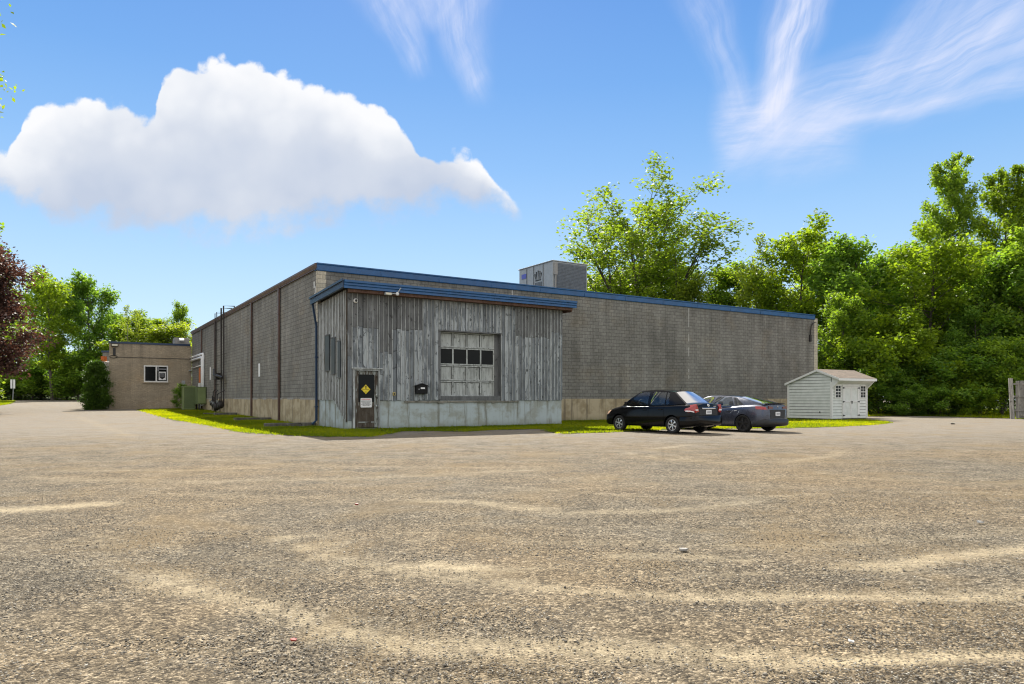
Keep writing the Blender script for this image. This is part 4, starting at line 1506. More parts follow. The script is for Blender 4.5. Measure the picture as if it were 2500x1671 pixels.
def fittings():
    yf = -ADP
    g = frame('mailbox', 'black wall mailbox with a peaked lid beside the overhead door', 'mailbox')
    b = MB()
    b.prism([(3.07, 1.52), (3.62, 1.52), (3.62, 1.86), (3.345, 1.95), (3.07, 1.86)], 'y', yf - 0.2, yf - 0.034)
    b.build('box', MATS['black_paint'], g, bevel=0.012)
    b = MB()
    b.prism([(3.04, 1.845), (3.345, 1.945), (3.65, 1.845), (3.65, 1.88), (3.345, 1.985), (3.04, 1.88)], 'y', yf - 0.24, yf - 0.034)
    b.build('lid', MATS['black_paint'], g, bevel=0.008)
    b = MB()
    b.box(3.28, yf - 0.207, 1.73, 3.48, yf - 0.2005, 1.80)
    b.build('name_card', MATS['white_sign'], g)
    b = MB()
    b.lathe([(0, -0.02), (0.018, -0.02), (0.018, 0.0), (0, 0.0)], 'y', (3.19, yf - 0.2, 1.72), 10)
    b.build('lock', MATS['chrome'], g)

    g = frame('bell_box', 'small brass coloured outlet box low on the boards between door and mailbox', 'outlet box')
    b = MB()
    b.box(2.02, yf - 0.09, 1.44, 2.14, yf - 0.034, 1.58)
    b.build('box', MATS['brass'], g, bevel=0.008)
    b = MB()
    b.box(2.05, yf - 0.1, 1.47, 2.11, yf - 0.091, 1.55)
    b.build('cover', MATS['black_metal'], g)

    g = frame('security_camera', 'white round security camera high above the worn door', 'security camera')
    b = MB()
    b.lathe([(0, -0.06), (0.085, -0.05), (0.1, 0.0), (0.1, 0.04), (0, 0.04)], 'y', (0.36, yf - 0.06, 5.42), 18)
    b.build('mount', MATS['white_trim'], g, smooth=True)
    b = MB()
    b.lathe([(0, -0.10), (0.035, -0.095), (0.055, -0.06), (0.055, 0.0), (0, 0.0)], 'y', (0.36, yf - 0.06, 5.42), 16)
    b.build('lens', MATS['black_metal'], g, smooth=True)

    g = frame('flood_light', 'pale flood light and spot lamp under the blue roof edge of the annex', 'flood light')
    b = MB()
    b.box(1.46, yf - 0.62, 5.69, 1.76, yf - 0.45, 5.8)
    b.build('housing', MATS['grey_metal'], g, bevel=0.015)
    b = MB()
    b.box(1.49, yf - 0.632, 5.705, 1.73, yf - 0.6205, 5.785)
    b.build('lens', MATS['lamp_lens'], g)
    b = MB()
    b.lathe([(0.02, 0.08), (0.04, 0.05), (0.065, -0.02), (0.075, -0.06), (0, -0.05)], 'y', (1.98, yf - 0.62, 5.76), 14)
    b.build('spot_head', MATS['white_trim'], g, smooth=True)
    b = MB()
    b.tube([(1.80, yf - 0.5, 5.78), (1.95, yf - 0.56, 5.78)], 0.03, 8)
    b.tube([(2.0, yf - 0.66, 5.82), (2.12, yf - 0.72, 6.02)], 0.022, 8)
    b.build('bracket', MATS['grey_metal'], g)


fittings()


# ================================================================ the brick office
def office():
    ez = float(zt(-32, 64))
    g = frame('brick_office', 'low tan brick office with one white window at the far end of the block wall', 'office')
    y0 = WD - 0.02
    q, H = 6.8, 6.42
    b = MB()
    b.prism([(-q, y0), (-0.04, y0), (-0.04, y0 + 14), (-q + 3.9, y0 + 14)], 'z', -0.2, H - 0.16)
    b.build('wall', MATS['brick'], g)
    b = MB()
    b.prism([(-q - 0.06, y0 - 0.06), (-0.15, y0 - 0.06), (-0.15, y0 + 14), (-q + 3.84, y0 + 14)], 'z', H - 0.158, H + 0.02)
    b.build('roof_edge', MATS['navy_metal'], g)
    wx0, wx1, wz0, wz1 = -4.05, -2.05, 2.82, 4.36
    wf = MB()
    t = 0.11
    yy = y0 - 0.05
    wf.box(wx0, yy, wz0, wx0 + t, y0 - 0.002, wz1).box(wx1 - t, yy, wz0, wx1, y0 - 0.002, wz1)
    wf.box(wx0 + t, yy, wz1 - t, wx1 - t, y0 - 0.002, wz1).box(wx0 + t, yy, wz0, wx1 - t, y0 - 0.002, wz0 + t)
    mx = -3.03
    wf.box(mx - 0.06, yy, wz0 + t, mx + 0.06, y0 - 0.002, wz1 - t)
    w = wf.build('window', MATS['white_trim'], g)
    b = MB()
    b.box(wx0 + t, y0 - 0.014, wz0 + t, mx - 0.06, y0 - 0.003, wz1 - t).box(mx + 0.06, y0 - 0.014, wz0 + t, wx1 - t, y0 - 0.003, wz1 - t)
    b.build('pane', MATS['dark_pane'], w)
    b = MB()
    b.box(wx0 - 0.08, y0 - 0.12, wz0 - 0.1, wx1 + 0.08, y0 - 0.002, wz0 - 0.002)
    b.build('sill', MATS['brick'], w)
    b = MB()
    b.box(mx + 0.1, y0 - 0.03, wz1 - 0.36, wx1 - 0.14, y0 - 0.015, wz1 - 0.28)
    b.box(mx + 0.1, y0 - 0.03, wz1 - 0.52, mx + 0.2, y0 - 0.015, wz1 - 0.14)
    b.build('blind', MATS['grey_print'], w)
    b = MB()
    b.box(-6.3, y0 - 0.035, 5.02, -0.1, y0 - 0.003, 5.06)
    b.tube([(-6.45 + 0.3 * math.cos(R(k)), y0 - 0.03, 5.06 + 0.12 * math.sin(R(k))) for k in range(0, 361, 30)], 0.025, 6)
    b.build('cable', MATS['black_metal'], g)
    b = MB()
    b.box(-0.3, y0 - 0.4, 3.9, -0.1, y0 - 0.003, 4.0).box(-0.9, y0 - 0.03, 2.0, -0.6, y0 - 0.003, 3.0)
    b.build('meter_plate', MATS['grey_metal'], g)

    p = frame('window_poster', 'pale card with a dark shield in the right pane of the office window', 'poster')
    px0, px1, pz0, pz1 = -2.83, -2.24, 3.02, 3.80
    b = MB()
    b.box(px0, y0 - 0.03, pz0, px1, y0 - 0.016, pz1)
    b.build('card', MATS['white_sign'], p)
    b = MB()
    cx = (px0 + px1) / 2
    b.prism([(px0 + 0.06, pz1 - 0.1), (px1 - 0.06, pz1 - 0.1), (px1 - 0.06, pz0 + 0.25), (cx, pz0 + 0.07), (px0 + 0.06, pz0 + 0.25)], 'y', y0 - 0.034, y0 - 0.0305)
    b.build('shield', MATS['black_print'], p)
    b = MB()
    rng = random.Random(8)
    for z in (pz1 - 0.19, pz1 - 0.30, pz1 - 0.41):
        x = px0 + 0.1
        while x < px1 - 0.13:
            w_ = rng.uniform(0.03, 0.08)
            b.box(x, y0 - 0.037, z - 0.03, min(x + w_, px1 - 0.1), y0 - 0.0345, z + 0.03)
            x += w_ + 0.02
    b.build('shield_line', MATS['grey_print'], p)

    f = frame('wall_light', 'bronze flood light at the upper left corner of the brick office', 'wall light')
    b = MB()
    b.box(-6.65, y0 - 0.25, 5.98, -6.1, y0 - 0.003, 6.22)
    b.build('housing', MATS['black_metal'], f, bevel=0.02)
    b = MB()
    b.box(-6.6, y0 - 0.262, 6.02, -6.15, y0 - 0.2505, 6.18)
    b.build('lens', MATS['lamp_lens'], f)
    b = MB()
    b.box(-6.5, y0 - 0.12, 5.2, -6.3, y0 - 0.003, 5.86)
    b.build('sensor_box', MATS['black_metal'], f, bevel=0.01)

    v = frame('roof_vent', 'grey box with a white hood on the roof of the brick office', 'roof vent')
    b = MB()
    b.box(-1.45, y0 + 0.5, H - 0.1, -0.16, y0 + 1.7, H + 0.62)
    b.build('curb_box', MATS['roof_stone'], v, bevel=0.02)
    b = MB()
    b.prism([(y0 + 0.49, H + 0.3), (y0 + 0.25, H + 0.3), (y0 + 0.25, H + 0.45), (y0 + 0.49, H + 0.6)], 'x', -1.05, -0.65)
    b.build('hood', MATS['white_trim'], v)

    # a further wing and a lorry end half hidden behind the hedge
    r = empty('rear_wing', (-48.1, 82.0, 0.6), 0.0, 'low grey wing with a dark roof edge behind the corner of the brick office', 'building')
    b = MB()
    b.box(0, 0, -0.5, 6, 5, 6.15)
    b.build('wall', MATS['block'], r)
    b = MB()
    b.box(-0.1, -0.1, 6.151, 6.1, 5.1, 6.35)
    b.build('roof_edge', MATS['navy_metal'], r)
    t = empty('box_trailer', (-39.75, 66.0, 0.42), 0.0, 'pale box trailer with an orange panel just showing over the clipped evergreen', 'trailer')
    b = MB()
    b.box(0, 0, 1.0, 1.35, 4, 4.4)
    b.build('cargo_box', MATS['white_trim'], t, bevel=0.04)
    b = MB()
    b.box(0.85, 0.02, 4.401, 1.15, 0.5, 4.9)
    b.build('orange_panel', MATS['orange_paint'], t)
    b = MB()
    b.box(0.1, 0.1, 0.55, 1.25, 3.9, 0.999)
    b.build('chassis', MATS['black_metal'], t)
    for x in (0.2, 1.15):
        for yv in (1.6, 2.7):
            b = MB()
            b.lathe([(0, -0.14), (0.4, -0.14), (0.46, -0.1), (0.46, 0.1), (0.4, 0.14), (0, 0.14)], 'x', (x, yv, 0.46), 18)
            b.build('wheel', MATS['rubber'], t)


office()


def sign_post():
    y = 110.0
    x = (31 - 1250) / 1704 * y
    z = float(zt(x, y))
    g = empty('road_sign', (x, y, z), 0.0, 'pair of narrow white signs on one metal post beside the drive', 'road sign')
    b = MB()
    b.tube([(0, 0, -0.3), (0.12, 0, 2.2)], 0.06, 8)
    b.build('post', MATS['grey_metal'], g)
    b = MB()
    b.box(-0.32, -0.06, 1.95, -0.02, -0.02, 3.35).box(0.12, -0.06, 1.95, 0.42, -0.02, 3.35)
    b.build('sign_plate', MATS['white_sign'], g)
    b = MB()
    b.box(-0.3, -0.02, 2.3, 0.4, 0.02, 2.36).box(-0.3, -0.02, 3.2, 0.4, 0.02, 3.26)
    b.build('cross_bar', MATS['grey_metal'], g)


sign_post()

# ================================================================ trees
def leaf_cards(cs, size, rng, tints, aspect=0.62, up=0.5):
    n = len(cs)
    nrm = rng.standard_normal((n, 3))
    nrm[:, 2] = np.abs(nrm[:, 2]) + up
    nrm /= np.linalg.norm(nrm, axis=1, keepdims=True)
    a = rng.standard_normal((n, 3))
    a -= nrm * (a * nrm).sum(1, keepdims=True)
    a /= np.linalg.norm(a, axis=1, keepdims=True)
    b = np.cross(nrm, a)
    s = (size * (0.6 + 0.8 * rng.random(n)))[:, None]
    fold = nrm * s * 0.12
    v = np.stack([cs - a * s * .5, cs + b * s * .5 * aspect + fold, cs + a * s * .5, cs - b * s * .5 * aspect + fold], 1)
    f = np.arange(n * 4).reshape(-1, 4)
    t = rng.random(n) if tints is None else tints
    return v.reshape(-1, 3), f, np.repeat(t, 4)


class Tree:
    """a crown and a skeleton of one kind of tree, to be linked to any number of trees"""

    def __init__(s, name, seed, H, R_, mat, bark, trunk=0.25, prof='round', n1=26, n2=6, leaves=9000, size=0.26, cl=0.55, stems=1, up=0.6,
                 r0=0.2, lean=0.3, flat=0.8, split=0.0):
        rng = np.random.default_rng(seed)
        sk = MB()
        cents, wts = [], []
        P = {'round': lambda h: math.sqrt(max(0.0, 1 - ((h - 0.42) / 0.6) ** 2)), 'egg': lambda h: math.sin(math.pi * min(1, 0.12 + 0.9 * (1 - h))) ** 0.8,
             'narrow': lambda h: 0.35 + 0.65 * math.sin(math.pi * min(1, max(0, 0.1 + 0.88 * h))), 'fan': lambda h: 0.35 + 0.65 * h, 'cone': lambda h: 1.05 - h, 'spire': lambda h: 0.10 + 0.92 * (1 - h) ** 0.5,
             'bush': lambda h: math.sqrt(max(0.0, 1 - (h * 0.96) ** 2))}[prof]
        for st in range(stems):
            az = rng.random() * 6.28 if stems == 1 else st * 6.283 / stems + rng.normal(0, 0.3)
            sp = split * (0.6 + 0.6 * rng.random()) if stems > 1 else rng.normal(0, lean * 0.3)
            if stems > 1:
                sp = split * (0.15 + 0.95 * ((st * 3) % stems) / (stems - 1))
            hh = H * (1 if stems == 1 else (1 - 0.36 * (sp / (split * 1.1)) ** 1.5) * rng.uniform(0.93, 1.0))
            m = 9
            pts = []
            for i in range(m):
                f = i / (m - 1)
                o = sp * (f ** 1.3) * R_
                pts.append((math.cos(az) * o + lean * 0.35 * math.sin(f * 5 + seed + st), math.sin(az) * o + lean * 0.35 * math.sin(f * 4 + 2 * seed + st), hh * 0.96 * f - (0.3 if i == 0 else 0)))
            sk.tube(pts, r0 / math.sqrt(stems), 7, 0.5, r0 * 0.10, caps=False)
            pa = np.array(pts)
            k1 = max(3, n1 // stems)
            for k in range(k1):
                f = trunk + (0.97 - trunk) * ((k + rng.random()) / k1)
                hrel = (f - trunk) / (1 - trunk)
                i = min(int(f * (m - 1)), m - 2)
                base = pa[i] + (pa[i + 1] - pa[i]) * (f * (m - 1) - i)
                a2 = k * 2.4 + rng.normal(0, 0.5)
                if stems > 1:
                    a2 = az + rng.normal(0, 1.1) if rng.random() < 0.7 else rng.random() * 6.28
                ln = R_ * P(hrel) * rng.uniform(0.72, 1.08) * (1 if stems == 1 else 0.62)
                el = up * (0.55 + 0.9 * hrel) + rng.normal(0, 0.12)
                d = np.array([math.cos(a2) * math.cos(el), math.sin(a2) * math.cos(el), math.sin(el)])
                bp = [base]
                for j in range(1, 5):
                    d = d + rng.normal(0, 0.13, 3) + np.array([0, 0, 0.05])
                    d /= np.linalg.norm(d)
                    bp.append(bp[-1] + d * ln / 4)
                rb = max(0.015, r0 * 0.42 * (1 - 0.75 * f) / math.sqrt(stems) ** 0.5)
                sk.tube(bp, rb, 5, 0.5, rb * 0.22, caps=False)
                for q_ in range(n2):
                    g = rng.uniform(0.25, 1.0)
                    jj = min(int(g * 4), 3)
                    p0 = bp[jj] + (bp[jj + 1] - bp[jj]) * (g * 4 - jj)
                    d2 = d + rng.normal(0, 0.65, 3)
                    d2 /= np.linalg.norm(d2)
                    l2 = ln * rng.uniform(0.16, 0.42) * (1.15 - 0.5 * g)
                    p1 = p0 + d2 * l2
                    if l2 > 0.35:
                        sk.tube([p0, p0 + d2 * l2 * .5 + rng.normal(0, .04, 3), p1], rb * 0.3, 4, 0.5, rb * 0.1, caps=False)
                    cents.append(p1)
                    wk = min(1.0, max(0.2, ln / (0.62 * R_))) if prof == 'spire' else 1.0
                    wts.append(rng.uniform(0.5, 1.3) * wk)
                    cents.append(p0 + d2 * l2 * 0.5)
                    wts.append(rng.uniform(0.2, 0.7) * wk)
                cents.append(bp[-1])
                wts.append(wk)
            cents.append(pa[-1])
            wts.append(0.25 if prof == 'spire' else 0.8)
        cents = np.array(cents)
        cents[:, 2] = np.maximum(cents[:, 2], 0.25)
        wts = np.array(wts)
        ci = rng.choice(len(cents), leaves, p=wts / wts.sum())
        off = rng.standard_normal((leaves, 3))
        off /= np.linalg.norm(off, axis=1, keepdims=True)
        top_k = np.clip(1.35 - 0.75 * cents[ci][:, 2] / H, 0.5, 1.0) if prof == 'spire' else 1.0
        off *= (rng.random(leaves) ** 0.45 * top_k)[:, None] * cl * (0.5 + 0.7 * wts[ci])[:, None]
        off[:, 2] *= flat
        c = cents[ci] + off
        c[:, 2] = np.maximum(c[:, 2], 0.08)
        ct = rng.random(len(cents))
        t = np.clip(0.5 * ct[ci] + 0.5 * rng.random(leaves), 0, 1)
        v, f, tt = leaf_cards(c, size, rng, t)
        s.name, s.H = name, H
        s.crown = np_mesh('crown', v, f, mat, {'tint': tt})
        s.trunk = sk.build('trunk', bark, None, smooth=True)
        s.fresh = True

    def place(s, x, y, sc, rz, label, group, cat='tree', sz=None, name=None, z=None):
        r_ = empty(name or s.name, (x, y, float(zt(x, y)) - 0.05 if z is None else z), rz, label, cat, group)
        r_.scale = (sc, sc, sz or sc)
        for o in (s.trunk, s.crown):
            c = o if s.fresh else o.copy()
            if not s.fresh:
                COL.objects.link(c)
            c.parent = r_
        s.fresh = False
        return r_

# ================================================================ the garden shed
def garden_shed():
    g = empty('garden_shed', (19.2, 41.95, 0.0), AX, 'white clapboard garden shed with double doors and a brown shingle roof', 'shed')
    # local x along the doors (0..3.7), local y along the gable (0..3.0), away from the viewer
    Lx, Ly = 3.7, 3.0
    zb = 0.10
    zf, zr_, za, ya = 2.32, 2.28, 3.06, 0.9

    def top(y):
        return za - (ya - y) * 0.39 if y < ya else za - (y - ya) * 0.37
    for x, sgn in ((0.0, -1), (Lx, 1)):              # lapped boards of the gable walls: each a thin wedge
        b = MB()
        z = zb
        while z < za - 0.03:
            z1 = min(z + 0.18, za - 0.02)
            lo, hi = 0.02, Ly - 0.02
            # clip the course under the roof slopes
            def clip(zz):
                a = max(lo, ya - (za - zz) / 0.39)
                c = min(hi, ya + (za - zz) / 0.37)
                return a, c
            zo, z1 = z1, z1 - 0.022
            a0, c0 = clip(z)
            a1, c1 = clip(z1)
            t0, t1 = x + sgn * 0.026, x + sgn * 0.006
            xi = x - sgn * 0.03
            vs = [(t0, a0, z), (t0, c0, z), (t1, c1, z1), (t1, a1, z1), (xi, a0, z), (xi, c0, z), (xi, c1, z1), (xi, a1, z1)]
            b.add(vs, [(0, 1, 2, 3), (7, 6, 5, 4), (0, 4, 5, 1), (1, 5, 6, 2), (2, 6, 7, 3), (3, 7, 4, 0)])
            z = zo
        b.build('gable_wall', MATS['clapboard'], g)
    for yw, sgn in ((0.0, -1), (Ly, 1)):
        b = MB()
        z = zb
        ht = zf if yw == 0 else zr_ - 0.03
        while z < ht - 0.01:
            z1 = min(z + 0.18, ht)
            zo, z1 = z1, z1 - 0.022
            t0, t1 = yw + sgn * 0.026, yw + sgn * 0.006
            yi = yw - sgn * 0.03
            vs = [(0.03, t0, z), (Lx - 0.03, t0, z), (Lx - 0.03, t1, z1), (0.03, t1, z1), (0.03, yi, z), (Lx - 0.03, yi, z), (Lx - 0.03, yi, z1), (0.03, yi, z1)]
            b.add(vs, [(0, 1, 2, 3), (7, 6, 5, 4), (0, 4, 5, 1), (1, 5, 6, 2), (2, 6, 7, 3), (3, 7, 4, 0)])
            z = zo
        b.build('front_wall' if yw == 0 else 'rear_wall', MATS['clapboard'], g)
    b = MB()
    b.prism([(0.03, zb), (Ly - 0.03, zb), (Ly - 0.03, zr_ - 0.1), (ya, za - 0.1), (0.03, zf - 0.1)], 'x', 0.032, Lx - 0.032)
    b.build('shadow_lining', MATS['room_gap_shade'], g)  # near-black lining shows through as painted shadow lines between the courses
    b = MB()
    for x in (-0.035, Lx - 0.08):
        for y in (-0.035, Ly - 0.08):
            b.box(x, y, zb, x + 0.115, y + 0.115, top(y + 0.05) - 0.07 if y > 0 else zf - 0.02)
    b.build('corner_trim', MATS['white_trim'], g)
    ov = 0.55                                       # the eave over the doors
    yf, yr = -ov, Ly + 0.12
    b = MB()
    x0, x1 = -0.12, Lx + 0.12
    b.prism([(yf, top(yf)), (ya, za), (yr, top(yr)), (yr, top(yr) + 0.05), (ya, za + 0.055), (yf, top(yf) + 0.05)], 'x', x0, x1)
    b.build('roof', MATS['shingle'], g)
    b = MB()
    for xa, xb in ((x0 - 0.03, x0 - 0.001), (x1 + 0.001, x1 + 0.03)):
        b.prism([(yf - 0.03, top(yf) - 0.09), (ya, za - 0.09), (yr + 0.03, top(yr) - 0.09), (yr + 0.03, top(yr) + 0.035), (ya, za + 0.04), (yf - 0.03, top(yf) + 0.035)], 'x', xa, xb)
    b.box(x0, yf - 0.03, top(yf) - 0.11, x1, yf - 0.001, top(yf) + 0.035)
    b.box(x0, yr + 0.001, top(yr) - 0.11, x1, yr + 0.03, top(yr) + 0.035)
    b.build('fascia', MATS['white_trim'], g)
    b = MB()
    b.prism([(yf, top(yf) - 0.1), (-0.002, zf - 0.12), (-0.002, zf - 0.03), (yf, top(yf) - 0.01)], 'x', 0.0, Lx)
    b.build('soffit', MATS['clapboard'], g)
    b = MB()
    for x in (0.0, Lx - 0.05):
        b.prism([(yf + 0.02, top(yf) - 0.1), (-0.03, zf - 0.42), (-0.03, top(-0.03) - 0.01), (yf + 0.02, top(yf) - 0.01)], 'x', x - 0.02, x + 0.07)
    b.build('bracket', MATS['white_trim'], g)
    b = MB()
    b.box(0.02, 0.02, -0.1, Lx - 0.02, Ly - 0.02, zb - 0.001)
    b.build('skid', MATS['timber'], g)
    # doors
    d0, dm, d1, dz = 1.15, 1.95, 2.75, 2.06
    b = MB()
    b.box(d0 - 0.1, -0.055, zb + 0.02, d0, -0.027, dz + 0.1).box(d1, -0.055, zb + 0.02, d1 + 0.1, -0.027, dz + 0.1).box(d0, -0.055, dz, d1, -0.027, dz + 0.1)
    b.build('door_casing', MATS['white_trim'], g)
    for a, c in ((d0 + 0.008, dm - 0.006), (dm + 0.006, d1 - 0.008)):
        b = MB()
        b.box(a, -0.06, zb + 0.02, a + 0.09, -0.028, dz - 0.01).box(c - 0.09, -0.06, zb + 0.02, c, -0.028, dz - 0.01)
        for z in (zb + 0.02, 1.08, dz - 0.11):
            b.box(a + 0.09, -0.06, z, c - 0.09, -0.028, z + 0.1)
        d = b.build('door', MATS['white_trim'], g)
        b = MB()
        z = zb + 0.12
        while z < dz - 0.12:
            b.prism([(-0.045, z), (-0.03, z + 0.12), (-0.028, z + 0.12), (-0.028, z)], 'x', a + 0.09, c - 0.09)
            z += 0.12
        b.build('door_boards', MATS['clapboard'], d)
        hx = d0 - 0.08 if a < dm - 0.1 else d1 + 0.08
        s = 1 if a < dm - 0.1 else -1
        for z in (0.28, 1.12, 1.96):
            b = MB()
            b.prism([(hx, z - 0.045), (hx + s * 0.05, z - 0.05), (hx + s * 0.26, z), (hx + s * 0.05, z + 0.05), (hx, z + 0.045)], 'y', -0.072, -0.0605)
            b.build('hinge', MATS['black_metal'], d)
    b = MB()
    b.box(dm + 0.02, -0.09, 1.0, dm + 0.09, -0.061, 1.16).box(dm - 0.09, -0.078, 1.1, dm + 0.14, -0.0615, 1.13)
    b.build('latch', MATS['black_metal'], g)
    # windows with four panes above four
    for a, c in ((0.36, 0.86), (2.98, 3.48)):
        z0, z1 = 1.38, 2.08
        b = MB()
        b.box(a - 0.07, -0.06, z0 - 0.06, c + 0.07, -0.028, z0).box(a - 0.05, -0.06, z1, c + 0.05, -0.028, z1 + 0.06)
        b.box(a - 0.06, -0.06, z0, a, -0.028, z1).box(c, -0.06, z0, c + 0.06, -0.028, z1)
        m = (a + c) / 2
        b.box(m - 0.014, -0.055, z0, m + 0.014, -0.036, z1)
        for z in (z0 + 0.16, z1 - 0.17):
            b.box(a, -0.0545, z - 0.012, c, -0.036, z + 0.012)
        zm = (z0 + z1) / 2
        b.box(a, -0.058, zm - 0.025, c, -0.036, zm + 0.025)
        w = b.build('window', MATS['white_trim'], g)
        b = MB()
        b.box(a, -0.035, z0, c, -0.028, z1)
        b.build('pane', MATS['shed_pane'], w)
    b = MB()
    b.lathe([(0, -0.02), (0.045, -0.02), (0.045, 0.03), (0, 0.03)], 'x', (-0.03, 0.75, 0.48), 12)
    b.build('cable_inlet', MATS['black_metal'], g)


garden_shed()


def creeper():
    """a climbing vine on the back edge of the shed's gable"""
    rng = np.random.default_rng(5)
    n = 260
    y = 2.86 + 0.10 * rng.standard_normal(n)
    z = np.concatenate([rng.uniform(0.1, 0.7, 170), rng.uniform(0.9, 1.25, 90)])
    y += np.where(z > 0.85, 0.05, -0.12 * np.sin(z * 9))
    x = -0.05 - 0.06 * rng.random(n)
    cs = np.stack([x, y, z], -1)
    vs, fs, t = leaf_cards(cs, 0.09, rng, None)
    o = np_mesh('vine', vs, fs, MATS['leaf_dark'], {'tint': t})
    o.location = (19.2, 41.95, 0)
    o.rotation_euler = (0, 0, AX)
    tag(o, 'small dark vine climbing the rear edge of the white shed', 'vine')


def fence():
    g = empty('board_fence', (32.1, 45.0, 0.0), R(-12), 'weathered wooden board fence with a leaning end post at the right edge', 'fence')
    b = MB()
    for i in range(34):
        x = 0.34 + i * 0.155
        rr = random.Random(i)
        b.box(x, -0.02 + rr.uniform(0, 0.015), 0.06, x + 0.145, 0.012, 2.42 + rr.uniform(-0.04, 0.05), rr.random())
    b.build('fence_boards', MATS['fence_wood'], g)
    b = MB()
    for z in (0.5, 1.4, 2.2):
        b.box(0.2, -0.09, z, 5.7, -0.022, z + 0.1, 0.3)
    b.build('fence_rail', MATS['fence_wood'], g)
    b = MB()
    b.prism([(-0.02, -0.2), (0.2, -0.2), (0.08, 2.62), (-0.14, 2.62)], 'y', -0.2, -0.09, 0.9)
    b.build('fence_post', MATS['fence_wood'], g)
    b = MB()
    b.tube([(0.5, -0.25, 0.25), (1.2, -0.3, 0.12), (2.2, -0.2, 0.06)], 0.05, 6)
    b.build('loose_rail', MATS['curb'], g)


fence()


# ================================================================ cars
def mono(xs, ys):
    xs, ys = np.array(xs, float), np.array(ys, float)
    h = np.diff(xs)
    d = np.diff(ys) / h
    m = np.zeros_like(ys)
    m[0], m[-1] = d[0], d[-1]
    for i in range(1, len(xs) - 1):
        if d[i - 1] * d[i] > 0:
            w1, w2 = 2 * h[i] + h[i - 1], h[i] + 2 * h[i - 1]
            m[i] = (w1 + w2) / (w1 / d[i - 1] + w2 / d[i])

    def f(x):
        x = np.clip(x, xs[0], xs[-1])
        i = min(max(int(np.searchsorted(xs, x)) - 1, 0), len(h) - 1)
        t = (x - xs[i]) / h[i]
        return ((2 * t**3 - 3 * t**2 + 1) * ys[i] + (t**3 - 2 * t**2 + t) * h[i] * m[i] + (-2 * t**3 + 3 * t**2) * ys[i + 1] + (t**3 - t**2) * h[i] * m[i + 1])
    return f


def grid_faces(nu, nv):
    return [(i * nv + j, i * nv + j + 1, (i + 1) * nv + j + 1, (i + 1) * nv + j) for i in range(nu - 1) for j in range(nv - 1)]


class Car:
    def __init__(s, W, sill, belt, top, L):
        s.W, s.sill, s.belt, s.top, s.L = mono(*W), mono(*sill), mono(*belt), mono(*top), L

    def section(s, x):
        """half section: bottom centre, round the side, to the top centre"""
        w, z0, zb, zc = s.W(x), s.sill(x), s.belt(x), s.top(x)
        zb = min(zb, zc - 0.004)
        hgt = zb - z0
        return [(0, z0), (w * .72, z0), (w * .93, z0 + hgt * .05), (w * .985, z0 + hgt * .22), (w, z0 + hgt * .5), (w * .985, z0 + hgt * .76),
                (w * .955, z0 + hgt * .93), (w * .90, zb + (zc - zb) * .12), (w * .74, zb + (zc - zb) * .6), (w * .4, zb + (zc - zb) * .93), (0, zc)]

    def pt(s, x, k, off=0.0):
        """k in 0..10 along the half section, smooth"""
        P = s.section(x)
        i = min(int(k), 9)
        t = k - i
        p0, p1, p2, p3 = P[max(i - 1, 0)], P[i], P[i + 1], P[min(i + 2, 10)]
        o = []
        for c in (0, 1):
            a, b, c2, d = p0[c], p1[c], p2[c], p3[c]
            o.append(0.5 * (2 * b + (c2 - a) * t + (2 * a - 5 * b + 4 * c2 - d) * t * t + (3 * b - a - 3 * c2 + d) * t**3))
        y, z = max(o[0], 0.0), o[1]
        return (x, y + off * (1 if k < 7 else 0.3), z + (off if k >= 7 else 0))

    def patch(s, mb, x0, x1, k0, k1, side, off=0.006, nx=8, nk=6, shear=0.0):
        vs = []
        for i in range(nx + 1):
            for j in range(nk + 1):
                k = k0 + (k1 - k0) * j / nk
                x = x0 + (x1 - x0) * i / nx + shear * (j / nk)
                p = s.pt(x, k, off)
                vs.append((p[0], p[1] * side, p[2]))
        mb.add(vs, grid_faces(nx + 1, nk + 1))

    def shell(s, name, mat, root, axles, rad):
        xs = np.concatenate([np.linspace(-s.L / 2, -s.L / 2 + 0.3, 10), np.linspace(-s.L / 2 + 0.4, s.L / 2 - 0.4, 44), np.linspace(s.L / 2 - 0.3, s.L / 2, 10)])
        ks = np.linspace(0, 10, 51)
        ring = []
        for x in xs:
            h = [s.pt(x, k) for k in ks]
            ring.append(h + [(p[0], -p[1], p[2]) for p in h[-2:0:-1]])
        n = len(ring[0])
        vs = [p for r_ in ring for p in r_]
        fs = [(i * n + j, i * n + (j + 1) % n, (i + 1) * n + (j + 1) % n, (i + 1) * n + j) for i in range(len(xs) - 1) for j in range(n)]
        m = MB()
        m.add(vs, fs + [tuple(range(n - 1, -1, -1)), tuple(range((len(xs) - 1) * n, len(xs) * n))])
        o = m.build(name, mat, None, smooth=True)
        cut = MB()
        for ax in axles:
            for sd_ in (-1, 1):
                y0 = 0.50 * sd_
                y1 = 1.1 * sd_
                cut.lathe([(0, y0), (rad, y0), (rad, y1), (0, y1)], 'y', (ax, 0, 0.315), 36)
        c = cut.build('arch_cutter', mat, None)
        md = o.modifiers.new('arch', 'BOOLEAN')
        md.operation = 'DIFFERENCE'
        md.object = c
        md.solver = 'EXACT'
        bpy.context.view_layer.update()
        me = bpy.data.meshes.new_from_object(o.evaluated_get(bpy.context.evaluated_depsgraph_get()))
        o.modifiers.clear()
        old = o.data
        o.data = me
        me.name = name
        if not me.materials:
            me.materials.append(mat)
        bm = bmesh.new()
        bm.from_mesh(me)
        for e in bm.edges:
            if len(e.link_faces) == 2 and e.calc_face_angle(0) > R(32):
                e.smooth = False
        bm.to_mesh(me)
        bm.free()
        bpy.data.objects.remove(c)
        bpy.data.meshes.remove(old)
        o.parent = root
        return o


